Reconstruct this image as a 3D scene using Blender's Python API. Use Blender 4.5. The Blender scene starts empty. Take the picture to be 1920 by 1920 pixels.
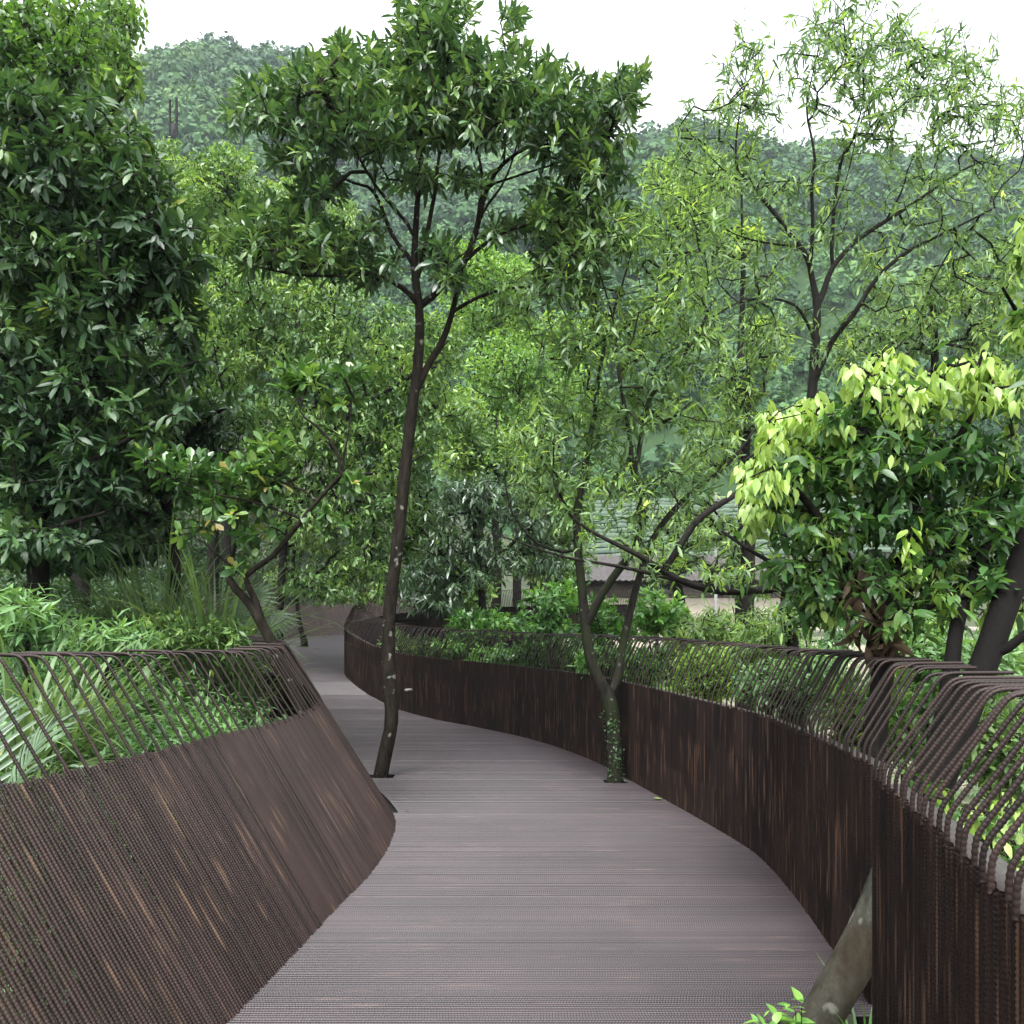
import bpy, math, random
import numpy as np

rng = np.random.default_rng(11)
random.seed(11)
scene = bpy.context.scene
COL = scene.collection

# ------------------------------------------------------------------ camera
F, CX, HY, EYE = 1500.0, 960.0, 1215.0, 1.6      # focal length and horizon in pixels of a 1920 px frame
cam_d = bpy.data.cameras.new("camera")
cam = bpy.data.objects.new("camera", cam_d)
COL.objects.link(cam)
cam.location = (0, 0, EYE)
cam.rotation_euler = (math.radians(90), 0, 0)
cam_d.sensor_width = 36.0
cam_d.lens = 36.0 * F / 1920.0
cam_d.shift_y = (HY - 960.0) / 1920.0
cam_d.clip_start = 0.05
cam_d.clip_end = 3000
scene.camera = cam


def at(px, py, Y):
    return np.array([(px - CX) / F * Y, Y, EYE - (py - HY) / F * Y])


# ------------------------------------------------------------------ object helpers
def tag(o, label=None, cat=None, group=None, kind=None):
    if label: o["label"] = label
    if cat: o["category"] = cat
    if group: o["group"] = group
    if kind: o["kind"] = kind
    return o


def empty(name, loc, label, cat, group=None):
    o = bpy.data.objects.new(name, None)
    o.empty_display_size = 0.2
    o.location = tuple(float(c) for c in loc)
    COL.objects.link(o)
    return tag(o, label, cat, group)


def make(name, V, Q, mats, parent=None, mi=None, tone=None, uv=None, smooth=True, T=None):
    """one mesh object from numpy vertices and quads (and triangles T)"""
    V = np.asarray(V, dtype=np.float32).reshape(-1, 3)
    Q = np.asarray(Q, dtype=np.int32).reshape(-1, 4)
    off = np.zeros(3, dtype=np.float32)
    if parent is not None:
        off = np.array(parent.location, dtype=np.float32)
        V = V - off
    me = bpy.data.meshes.new(name)
    nq = len(Q)
    loops = Q.ravel()
    starts = np.arange(nq, dtype=np.int32) * 4
    if T is not None and len(T):
        T = np.asarray(T, dtype=np.int32).reshape(-1, 3)
        starts = np.concatenate([starts, nq * 4 + np.arange(len(T), dtype=np.int32) * 3])
        loops = np.concatenate([loops, T.ravel()])
    me.vertices.add(len(V))
    me.vertices.foreach_set("co", V.ravel())
    me.loops.add(len(loops))
    me.loops.foreach_set("vertex_index", loops.astype(np.int32))
    me.polygons.add(len(starts))
    me.polygons.foreach_set("loop_start", starts)
    if smooth:
        me.polygons.foreach_set("use_smooth", np.ones(len(starts), dtype=bool))
    for m in (mats if isinstance(mats, (list, tuple)) else [mats]):
        me.materials.append(m)
    if mi is not None:
        me.polygons.foreach_set("material_index", np.asarray(mi, dtype=np.int32))
    if tone is not None:
        a = me.attributes.new("tone", "FLOAT", "POINT")
        a.data.foreach_set("value", np.asarray(tone, dtype=np.float32))
    if uv is not None:
        l = me.uv_layers.new(name="UVMap")
        l.data.foreach_set("uv", np.asarray(uv, dtype=np.float32)[loops].ravel())
    me.update(calc_edges=True)
    me.validate()
    o = bpy.data.objects.new(name, me)
    COL.objects.link(o)
    if parent is not None:
        o.parent = parent
    return o


def norm(a):
    return a / np.maximum(np.linalg.norm(a, axis=-1, keepdims=True), 1e-9)


def catmull(P, step):
    """dense Catmull-Rom samples through the rows of P (any number of columns)"""
    P = np.asarray(P, dtype=float)
    if len(P) == 2:
        n = max(2, int(np.linalg.norm(P[1, :3] - P[0, :3]) / step) + 1)
        t = np.linspace(0, 1, n)[:, None]
        return P[0] * (1 - t) + P[1] * t
    E = np.vstack([2 * P[0] - P[1], P, 2 * P[-1] - P[-2]])
    out = []
    for i in range(1, len(E) - 2):
        p0, p1, p2, p3 = E[i - 1], E[i], E[i + 1], E[i + 2]
        n = max(1, int(round(np.linalg.norm((p2 - p1)[:3]) / step)))
        for t in np.arange(n) / n:
            out.append(0.5 * (2 * p1 + (p2 - p0) * t + (2 * p0 - 5 * p1 + 4 * p2 - p3) * t * t + (3 * p1 - p0 - 3 * p2 + p3) * t ** 3))
    out.append(P[-1])
    return np.array(out)


# ------------------------------------------------------------------ materials
def nodes_of(name):
    m = bpy.data.materials.new(name)
    m.use_nodes = True
    nt = m.node_tree
    nt.nodes.clear()
    out = nt.nodes.new("ShaderNodeOutputMaterial")
    return m, nt, out


def nd(nt, kind, **kw):
    n = nt.nodes.new(kind)
    for k, v in kw.items():
        if k.startswith("i_"):
            n.inputs[k[2:].replace("_", " ")].default_value = v
        else:
            setattr(n, k, v)
    return n


def ramp(nt, fac, stops):
    r = nt.nodes.new("ShaderNodeValToRGB")
    el = r.color_ramp.elements
    while len(el) < len(stops):
        el.new(0.5)
    for e, (p, c) in zip(el, stops):
        e.position = p
        e.color = (*c, 1) if len(c) == 3 else c
    nt.links.new(fac, r.inputs[0])
    return r.outputs[0]


def mixc(nt, fac, a, b, blend="MIX"):
    n = nt.nodes.new("ShaderNodeMix")
    n.data_type = "RGBA"
    n.blend_type = blend
    for s, v in ((0, fac), (6, a), (7, b)):
        if hasattr(v, "links"):
            nt.links.new(v, n.inputs[s])
        else:
            n.inputs[s].default_value = v if not isinstance(v, tuple) else (*v, 1)
    return n.outputs[2]


def noise(nt, scale, detail=3, vec=None, rough=0.55):
    n = nt.nodes.new("ShaderNodeTexNoise")
    n.inputs["Scale"].default_value = scale
    n.inputs["Detail"].default_value = detail
    n.inputs["Roughness"].default_value = rough
    if vec is not None:
        nt.links.new(vec, n.inputs["Vector"])
    return n.outputs["Fac"]


def mapping(nt, src, scale, loc=(0, 0, 0)):
    m = nt.nodes.new("ShaderNodeMapping")
    m.inputs["Scale"].default_value = scale
    m.inputs["Location"].default_value = loc
    nt.links.new(src, m.inputs["Vector"])
    return m.outputs[0]


def leaf_mat(name, stops, rough=0.42, transl=0.3, spec=0.5, tint=1.5):
    m, nt, out = nodes_of(name)
    a = nd(nt, "ShaderNodeAttribute", attribute_name="tone")
    col = ramp(nt, a.outputs["Fac"], stops)
    tc = nt.nodes.new("ShaderNodeTexCoord")
    nz = noise(nt, 9.0, 2, tc.outputs["Object"])
    col = mixc(nt, 1.0, col, ramp(nt, nz, [(0.3, (0.78, 0.78, 0.78)), (0.7, (1.15, 1.15, 1.15))]), "MULTIPLY")
    p = nd(nt, "ShaderNodeBsdfPrincipled")
    nt.links.new(col, p.inputs["Base Color"])
    p.inputs["Roughness"].default_value = rough
    p.inputs["Specular IOR Level"].default_value = spec
    t = nt.nodes.new("ShaderNodeBsdfTranslucent")
    tcol = mixc(nt, 1.0, col, (tint * 1.05, tint, tint * 0.55), "MULTIPLY")
    nt.links.new(tcol, t.inputs["Color"])
    mx = nt.nodes.new("ShaderNodeMixShader")
    mx.inputs[0].default_value = transl
    nt.links.new(p.outputs[0], mx.inputs[1])
    nt.links.new(t.outputs[0], mx.inputs[2])
    nt.links.new(mx.outputs[0], out.inputs[0])
    return m


def bark_mat(name, dark, light, lichen=None, moss=None, lich_amt=0.6, scale=1.0, dark_above=None):
    m, nt, out = nodes_of(name)
    tc = nt.nodes.new("ShaderNodeTexCoord")
    v = mapping(nt, tc.outputs["Object"], (9 * scale, 9 * scale, 3 * scale))
    n1 = noise(nt, 2.2, 6, v, 0.65)
    col = ramp(nt, n1, [(0.3, dark), (0.7, light)])
    if moss:
        n3 = noise(nt, 1.7 * scale, 4, tc.outputs["Object"])
        col = mixc(nt, ramp(nt, n3, [(0.45, (0, 0, 0)), (0.62, (0.8, 0.8, 0.8))]), col, moss)
    if lichen:
        n2 = noise(nt, 11 * scale, 2, tc.outputs["Object"], 0.4)
        col = mixc(nt, ramp(nt, n2, [(lich_amt, (0, 0, 0)), (lich_amt + 0.05, (1, 1, 1))]), col, lichen)
    if dark_above:                                    # dark, wet upper bark, with canopy shade painted into its colour
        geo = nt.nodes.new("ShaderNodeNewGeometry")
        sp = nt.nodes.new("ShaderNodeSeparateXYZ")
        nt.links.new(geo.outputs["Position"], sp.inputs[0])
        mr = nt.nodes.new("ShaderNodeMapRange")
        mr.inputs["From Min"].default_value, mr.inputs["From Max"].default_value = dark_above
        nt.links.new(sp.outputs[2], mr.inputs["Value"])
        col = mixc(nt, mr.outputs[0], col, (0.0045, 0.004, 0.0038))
    p = nd(nt, "ShaderNodeBsdfPrincipled")
    nt.links.new(col, p.inputs["Base Color"])
    p.inputs["Roughness"].default_value = 0.85
    p.inputs["Specular IOR Level"].default_value = 0.06
    b = nt.nodes.new("ShaderNodeBump")
    b.inputs["Strength"].default_value = 0.6
    b.inputs["Distance"].default_value = 0.03
    nt.links.new(n1, b.inputs["Height"])
    nt.links.new(b.outputs[0], p.inputs["Normal"])
    nt.links.new(p.outputs[0], out.inputs[0])
    return m


def bar_mat(name, c_dark, c_mid, c_rust, rough, spec, streak=0.62, metallic=0.0, panel=0.35, panel_h=0.36, rust_amt=0.8):
    """rusted reinforcing bars: uv.x counts the bars, uv.y runs along each bar in metres"""
    m, nt, out = nodes_of(name)
    uv = nt.nodes.new("ShaderNodeUVMap")
    u = uv.outputs[0]
    perbar = nt.nodes.new("ShaderNodeTexWhiteNoise")
    perbar.noise_dimensions = "1D"
    sep = nt.nodes.new("ShaderNodeSeparateXYZ")
    nt.links.new(u, sep.inputs[0])
    fl = nd(nt, "ShaderNodeMath", operation="FLOOR")
    nt.links.new(sep.outputs[0], fl.inputs[0])
    nt.links.new(fl.outputs[0], perbar.inputs["W"])
    col = mixc(nt, perbar.outputs["Value"], c_dark, c_mid)
    # batches of bars: panels that differ a little
    vp = mapping(nt, u, (1 / 19.0, 1 / panel_h, 1))
    fl2 = nd(nt, "ShaderNodeVectorMath", operation="FLOOR")
    nt.links.new(vp, fl2.inputs[0])
    pn = nt.nodes.new("ShaderNodeTexWhiteNoise")
    pn.noise_dimensions = "2D"
    nt.links.new(fl2.outputs[0], pn.inputs["Vector"])
    col = mixc(nt, 1.0, col, ramp(nt, pn.outputs["Value"], [(0, (1 - panel,) * 3), (1, (1 + panel,) * 3)]), "MULTIPLY")
    big = noise(nt, 1.0, 4, mapping(nt, u, (0.05, 0.8, 1)))
    col = mixc(nt, 1.0, col, ramp(nt, big, [(0.3, (0.70, 0.68, 0.69)), (0.7, (1.34, 1.28, 1.25))]), "MULTIPLY")
    st = noise(nt, 1.0, 2, mapping(nt, u, (0.9, 1.5, 1), (3.1, 7.7, 0)))
    col = mixc(nt, ramp(nt, st, [(streak, (0, 0, 0)), (streak + 0.09, (rust_amt,) * 3)]), col, c_rust)
    p = nd(nt, "ShaderNodeBsdfPrincipled")
    nt.links.new(col, p.inputs["Base Color"])
    p.inputs["Roughness"].default_value = rough
    p.inputs["Specular IOR Level"].default_value = spec
    p.inputs["Metallic"].default_value = metallic
    nt.links.new(p.outputs[0], out.inputs[0])
    return m


def plain_mat(name, a, b, scale=4.0, rough=0.7, spec=0.4, bump=0.0, metallic=0.0):
    m, nt, out = nodes_of(name)
    tc = nt.nodes.new("ShaderNodeTexCoord")
    n = noise(nt, scale, 5, tc.outputs["Object"], 0.6)
    col = ramp(nt, n, [(0.3, a), (0.7, b)])
    p = nd(nt, "ShaderNodeBsdfPrincipled")
    nt.links.new(col, p.inputs["Base Color"])
    p.inputs["Roughness"].default_value = rough
    p.inputs["Specular IOR Level"].default_value = spec
    p.inputs["Metallic"].default_value = metallic
    if bump:
        bn = nt.nodes.new("ShaderNodeBump")
        bn.inputs["Strength"].default_value = 0.7
        bn.inputs["Distance"].default_value = bump
        nt.links.new(n, bn.inputs["Height"])
        nt.links.new(bn.outputs[0], p.inputs["Normal"])
    nt.links.new(p.outputs[0], out.inputs[0])
    return m


M = {}
M["deck"] = bar_mat("deck_steel", (0.0142, 0.0108, 0.0130), (0.0268, 0.0204, 0.0238), (0.080, 0.048, 0.042), 0.40, 0.36, streak=0.63, panel=0.12, panel_h=0.9, rust_amt=0.55)
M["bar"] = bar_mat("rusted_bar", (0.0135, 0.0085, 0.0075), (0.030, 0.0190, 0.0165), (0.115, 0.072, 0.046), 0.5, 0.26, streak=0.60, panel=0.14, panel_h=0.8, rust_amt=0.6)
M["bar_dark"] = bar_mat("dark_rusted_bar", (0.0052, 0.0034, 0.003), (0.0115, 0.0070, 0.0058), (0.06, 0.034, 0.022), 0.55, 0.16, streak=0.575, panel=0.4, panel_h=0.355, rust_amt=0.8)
M["rail"] = bar_mat("rail_bar", (0.009, 0.006, 0.0055), (0.019, 0.012, 0.0105), (0.065, 0.033, 0.02), 0.5, 0.2, streak=0.66, panel=0.1, panel_h=0.8, rust_amt=0.6)
M["plate"] = plain_mat("steel_plate", (0.04, 0.034, 0.034), (0.07, 0.06, 0.06), 6, 0.4, 0.6)
M["void"] = plain_mat("underside_steel", (0.004, 0.0035, 0.0035), (0.007, 0.006, 0.006), 3, 0.8, 0.2)
M["soil"] = plain_mat("soil", (0.035, 0.030, 0.018), (0.075, 0.062, 0.036), 1.3, 0.95, 0.1, 0.05)
M["bark_spot"] = bark_mat("lichened_bark", (0.006, 0.005, 0.004), (0.026, 0.022, 0.017), (0.13, 0.13, 0.11), None, 0.66)
M["bark_moss"] = bark_mat("mossy_bark", (0.008, 0.007, 0.006), (0.027, 0.025, 0.021), (0.09, 0.09, 0.075), (0.018, 0.026, 0.010), 0.70)
M["bark_dark"] = bark_mat("dark_bark", (0.006, 0.0055, 0.005), (0.020, 0.018, 0.016))
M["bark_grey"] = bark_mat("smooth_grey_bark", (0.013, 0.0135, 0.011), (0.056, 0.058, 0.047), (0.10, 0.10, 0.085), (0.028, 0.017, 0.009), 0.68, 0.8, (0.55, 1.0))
M["twig"] = bark_mat("twig_bark", (0.011, 0.009, 0.007), (0.032, 0.027, 0.021))

G_CENTRE = [(0.0, (0.0217, 0.0546, 0.0242)), (0.45, (0.0522, 0.1137, 0.0414)), (0.8, (0.1304, 0.2198, 0.0622)), (0.9, (0.13, 0.24, 0.05)), (1.0, (0.25, 0.38, 0.075))]
G_WILLOW = [(0.0, (0.0415, 0.0909, 0.0391)), (0.45, (0.0956, 0.1785, 0.0652)), (0.8, (0.1994, 0.3247, 0.0815)), (0.9, (0.2777, 0.4221, 0.0896)), (1.0, (0.5554, 0.7141, 0.1304))]
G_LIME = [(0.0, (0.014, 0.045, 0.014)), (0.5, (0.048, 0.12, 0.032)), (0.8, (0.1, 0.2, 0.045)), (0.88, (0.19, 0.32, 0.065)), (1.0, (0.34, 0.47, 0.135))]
G_OBOV = [(0.0, (0.0185, 0.0546, 0.0166)), (0.5, (0.0463, 0.1147, 0.0276)), (0.8, (0.0991, 0.1966, 0.0414)), (0.9, (0.23, 0.304, 0.072)), (1.0, (0.391, 0.3135, 0.132))]
G_MID = [(0.0, (0.0367, 0.09, 0.0232)), (0.45, (0.089, 0.18, 0.0463)), (0.8, (0.1963, 0.3191, 0.0772)), (1.0, (0.419, 0.4418, 0.0772))]
G_DARK = [(0.0, (0.0145, 0.0357, 0.0166)), (0.45, (0.031, 0.0745, 0.0287)), (0.8, (0.0659, 0.1311, 0.0393)), (1.0, (0.2059, 0.2534, 0.0453))]
G_GREY = [(0.0, (0.026, 0.0598, 0.0312)), (0.5, (0.052, 0.1014, 0.0494)), (1.0, (0.0975, 0.169, 0.0715))]
G_BRIGHT = [(0.0, (0.0301, 0.0977, 0.0193)), (0.45, (0.0754, 0.1953, 0.0384)), (0.8, (0.1424, 0.3125, 0.0561)), (1.0, (0.3684, 0.4426, 0.0641))]
G_YELLOW = [(0.0, (0.0648, 0.1512, 0.0317)), (0.45, (0.1296, 0.2592, 0.049)), (0.8, (0.2232, 0.3816, 0.0634)), (1.0, (0.3456, 0.4464, 0.072))]
G_FEATHER = [(0.0, (0.0276, 0.0782, 0.0166)), (0.45, (0.0644, 0.1426, 0.0276)), (0.8, (0.1196, 0.2162, 0.0368)), (1.0, (0.1932, 0.2668, 0.046))]
G_HERB = [(0.0, (0.045, 0.1084, 0.0414)), (0.5, (0.085, 0.1806, 0.0621)), (0.85, (0.14, 0.2683, 0.088)), (1.0, (0.22, 0.3509, 0.1035))]
G_GRASS = [(0.0, (0.0495, 0.0935, 0.033)), (0.5, (0.099, 0.165, 0.0638)), (0.85, (0.165, 0.2475, 0.0935)), (1.0, (0.286, 0.22, 0.099))]
G_PALM = [(0.0, (0.0508, 0.0895, 0.0508)), (0.5, (0.0895, 0.1432, 0.0835)), (1.0, (0.1492, 0.2088, 0.1253))]
G_DEAD = [(0.0, (0.03, 0.0198, 0.012)), (0.5, (0.072, 0.048, 0.03)), (1.0, (0.132, 0.096, 0.066))]
LM = {
    "centre": leaf_mat("leaf_glossy_green", G_CENTRE, 0.36, 0.26, 0.55),
    "willow": leaf_mat("leaf_narrow_green", G_WILLOW, 0.45, 0.42),
    "lime": leaf_mat("leaf_lime", G_LIME, 0.38, 0.38, 0.45),
    "obov": leaf_mat("leaf_round_green", G_OBOV, 0.33, 0.28, 0.55),
    "mid": leaf_mat("leaf_mid_green", G_MID, 0.42, 0.32),
    "dark": leaf_mat("leaf_dark_green", G_DARK, 0.44, 0.24, 0.35),
    "grey": leaf_mat("leaf_grey_green", G_GREY, 0.33, 0.22, 0.7),
    "bright": leaf_mat("leaf_bright_green", G_BRIGHT, 0.35, 0.3, 0.55),
    "yellow": leaf_mat("leaf_yellow_green", G_YELLOW, 0.5, 0.34),
    "feather": leaf_mat("leaf_feathery", G_FEATHER, 0.5, 0.36),
    "herb": leaf_mat("leaf_herb", G_HERB, 0.5, 0.32),
    "grass": leaf_mat("leaf_grass", G_GRASS, 0.5, 0.32),
    "palm": leaf_mat("leaf_palm", G_PALM, 0.42, 0.25),
    "dead": leaf_mat("leaf_dead", G_DEAD, 0.8, 0.2, 0.2),
}

# ------------------------------------------------------------------ leaves and trees
ST5 = np.array([0.0, 0.25, 0.5, 0.77, 1.0])
ST3 = np.array([0.0, 0.5, 1.0])
SHAPE5 = {"lance": [0.10, 0.40, 0.50, 0.34, 0.03], "ovate": [0.10, 0.48, 0.50, 0.26, 0.02],
          "obov": [0.06, 0.27, 0.47, 0.48, 0.10], "rosette": [0.06, 0.28, 0.48, 0.42, 0.03], "blade": [0.5, 0.5, 0.42, 0.28, 0.03]}
SHAPE3 = {"lance": [0.15, 0.5, 0.05], "ovate": [0.25, 0.5, 0.05], "obov": [0.15, 0.5, 0.25], "rosette": [0.12, 0.5, 0.08], "blade": [0.5, 0.4, 0.04]}


def leaf_geo(P, D, N, L, W, shape="ovate", curl=0.15, fold=0.22, hi=True):
    """vertices and quads of many leaves at once"""
    st = ST5 if hi else ST3
    wd = np.array((SHAPE5 if hi else SHAPE3)[shape])
    n, k = len(P), len(st)
    D = norm(D)
    S = norm(np.cross(N, D))
    N = np.cross(D, S)
    L = np.asarray(L).reshape(n, 1, 1, 1)
    W = np.asarray(W).reshape(n, 1, 1, 1)
    curl = np.broadcast_to(np.asarray(curl, dtype=float).reshape(-1, 1, 1, 1), (n, 1, 1, 1))
    t = st.reshape(1, k, 1, 1)
    w = wd.reshape(1, k, 1, 1)
    side = np.array([-1.0, 0.0, 1.0]).reshape(1, 1, 3, 1)
    V = (P[:, None, None, :] + D[:, None, None, :] * (L * t * (1 - 0.25 * curl * t)) + S[:, None, None, :] * (W * w * side)
         + N[:, None, None, :] * (fold * W * w * np.abs(side) - curl * L * t * t))
    V = V.reshape(-1, 3)
    base = (np.arange(n) * k * 3).reshape(n, 1, 1)
    i = np.arange(k - 1).reshape(1, k - 1, 1)
    j = np.arange(2).reshape(1, 1, 2)
    a = base + i * 3 + j
    Q = np.stack([a, a + 1, a + 4, a + 3], axis=-1).reshape(-1, 4)
    return V, Q, k * 3


def perp_basis(d):
    ref = np.where(np.abs(d[:, 2:3]) < 0.9, np.array([[0, 0, 1.0]]), np.array([[1.0, 0, 0]]))
    a = norm(np.cross(d, ref))
    return a, np.cross(d, a)


def foliage(tips, dirs, lf, young=None):
    """leaves around twig tips; lf describes the kind of leaf"""
    n = lf.get("n", 8)
    m = len(tips)
    idx = np.repeat(np.arange(m), n)
    j = np.tile(np.arange(n), m)
    keep = rng.random(m * n) < lf.get("keep", 0.92)
    idx, j = idx[keep], j[keep]
    k = len(idx)
    d = dirs[idx]
    a, b = perp_basis(d)
    f = (j + rng.random(k)) / n
    phi = j * 2.4 + rng.normal(0, 0.5, k) + idx * 1.7
    a0, a1 = lf.get("ang", (30, 85))
    al = np.radians(a0 + (a1 - a0) * f + rng.normal(0, 12, k))
    D = d * np.cos(al)[:, None] + (a * np.cos(phi)[:, None] + b * np.sin(phi)[:, None]) * np.sin(al)[:, None]
    droop = lf.get("droop", 0.25) * rng.uniform(0.5, 1.5, k)
    if young is not None:
        droop = np.where(young[idx], droop + 0.9, droop)
    D = norm(D - np.array([0, 0, 1.0]) * droop[:, None])
    P = tips[idx] - d * (f * lf.get("span", 0.2))[:, None] + rng.normal(0, lf.get("jit", 0.02), (k, 3))
    N = norm(np.array([0, 0, 1.0]) + 0.55 * d + rng.normal(0, lf.get("wob", 0.4), (k, 3)))
    L = lf["L"] * rng.uniform(0.5, 1.25, k)
    W = L * lf.get("asp", 0.3) * rng.uniform(0.85, 1.15, k)
    clump = lf.get("vary", 1.0) * 0.13 * np.sin(tips @ np.array([1.9, 1.3, 2.3]) + 1.0) + 0.09 * np.sin(tips @ np.array([-3.1, 2.2, 3.7]))   # shoots of different age
    tone = np.clip(lf.get("tone", 0.45) + rng.normal(0, 0.14, k) + rng.normal(0, 0.12, m)[idx] + clump[idx], 0, 0.82)
    if young is not None:
        tone = np.where(young[idx], rng.uniform(0.87, 1.0, k), tone)
        L = np.where(young[idx], L * 0.9, L)
    yp = lf.get("young", 0.0)
    if yp:
        yc = rng.random(m) < yp
        tone = np.where(yc[idx] & (f < 0.5), rng.uniform(0.88, 1.0, k), tone)
    V, Q, per = leaf_geo(P, D, N, L, W, lf.get("shape", "ovate"), lf.get("curl", 0.18) * rng.uniform(-0.3, 2.2, k), lf.get("fold", 0.22), lf.get("hi", True))
    return V, Q, np.repeat(tone, per)


def tube(pts, rad, sides=9, wob=0.0):
    """one continuous tube along pts"""
    pts = np.asarray(pts, dtype=float)
    n = len(pts)
    T = norm(np.gradient(pts, axis=0))
    a = np.zeros((n, 3))
    ref = np.array([1.0, 0.13, 0.07])
    v = norm(np.cross(T[0], ref))
    for i in range(n):
        v = norm(v - T[i] * np.dot(v, T[i]))
        a[i] = v
    b = np.cross(T, a)
    th = np.arange(sides) / sides * 2 * np.pi
    r = np.asarray(rad).reshape(n, 1, 1) * np.ones((n, sides, 1))
    if wob:
        r = r * (1 + wob * rng.normal(0, 1, (n, sides, 1)))
    V = pts[:, None, :] + r * (a[:, None, :] * np.cos(th)[None, :, None] + b[:, None, :] * np.sin(th)[None, :, None])
    i = np.arange(n - 1)[:, None] * sides
    j = np.arange(sides)[None, :]
    j2 = (j + 1) % sides
    Q = np.stack([i + j, i + j2, i + sides + j2, i + sides + j], axis=-1).reshape(-1, 4)
    return V.reshape(-1, 3), Q


def frusta(A, B, ra, rb, sides=5):
    n = len(A)
    d = norm(B - A)
    a, b = perp_basis(d)
    th = np.arange(sides) / sides * 2 * np.pi
    c = a[:, None, :] * np.cos(th)[None, :, None] + b[:, None, :] * np.sin(th)[None, :, None]
    V = np.stack([A[:, None, :] + c * ra[:, None, None], B[:, None, :] + c * rb[:, None, None]], axis=1).reshape(-1, 3)
    base = (np.arange(n) * 2 * sides)[:, None]
    j = np.arange(sides)[None, :]
    j2 = (j + 1) % sides
    Q = np.stack([base + j, base + j2, base + sides + j2, base + sides + j], axis=-1).reshape(-1, 4)
    return V, Q


class Geo:
    def __init__(s):
        s.V, s.Q, s.t, s.n = [], [], [], 0

    def add(s, V, Q, tone=None):
        s.V.append(V)
        s.Q.append(Q + s.n)
        s.t.append(np.zeros(len(V)) if tone is None else tone)
        s.n += len(V)

    def out(s):
        return np.vstack(s.V), np.vstack(s.Q), np.concatenate(s.t)


def blobs_to_targets(blobs, Y, dep):
    T, top = [], []
    for b in blobs:
        cx, cy, rx, ry, n = b[:5]
        y0 = Y + (b[5] if len(b) > 5 else 0.0)
        dd = b[6] if len(b) > 6 else dep
        u = norm(rng.normal(0, 1, (n, 3))) * (rng.random((n, 1)) ** (1 / 2.3))
        yy = y0 + u[:, 1] * dd
        X = (cx + rx * u[:, 0] - CX) / F * yy
        Z = EYE - (cy - ry * u[:, 2] - HY) / F * yy
        T.append(np.stack([X, yy, Z], axis=1))
        top.append(u[:, 2] - 0.3 * u[:, 1])
    return np.vstack(T), np.concatenate(top)


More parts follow.
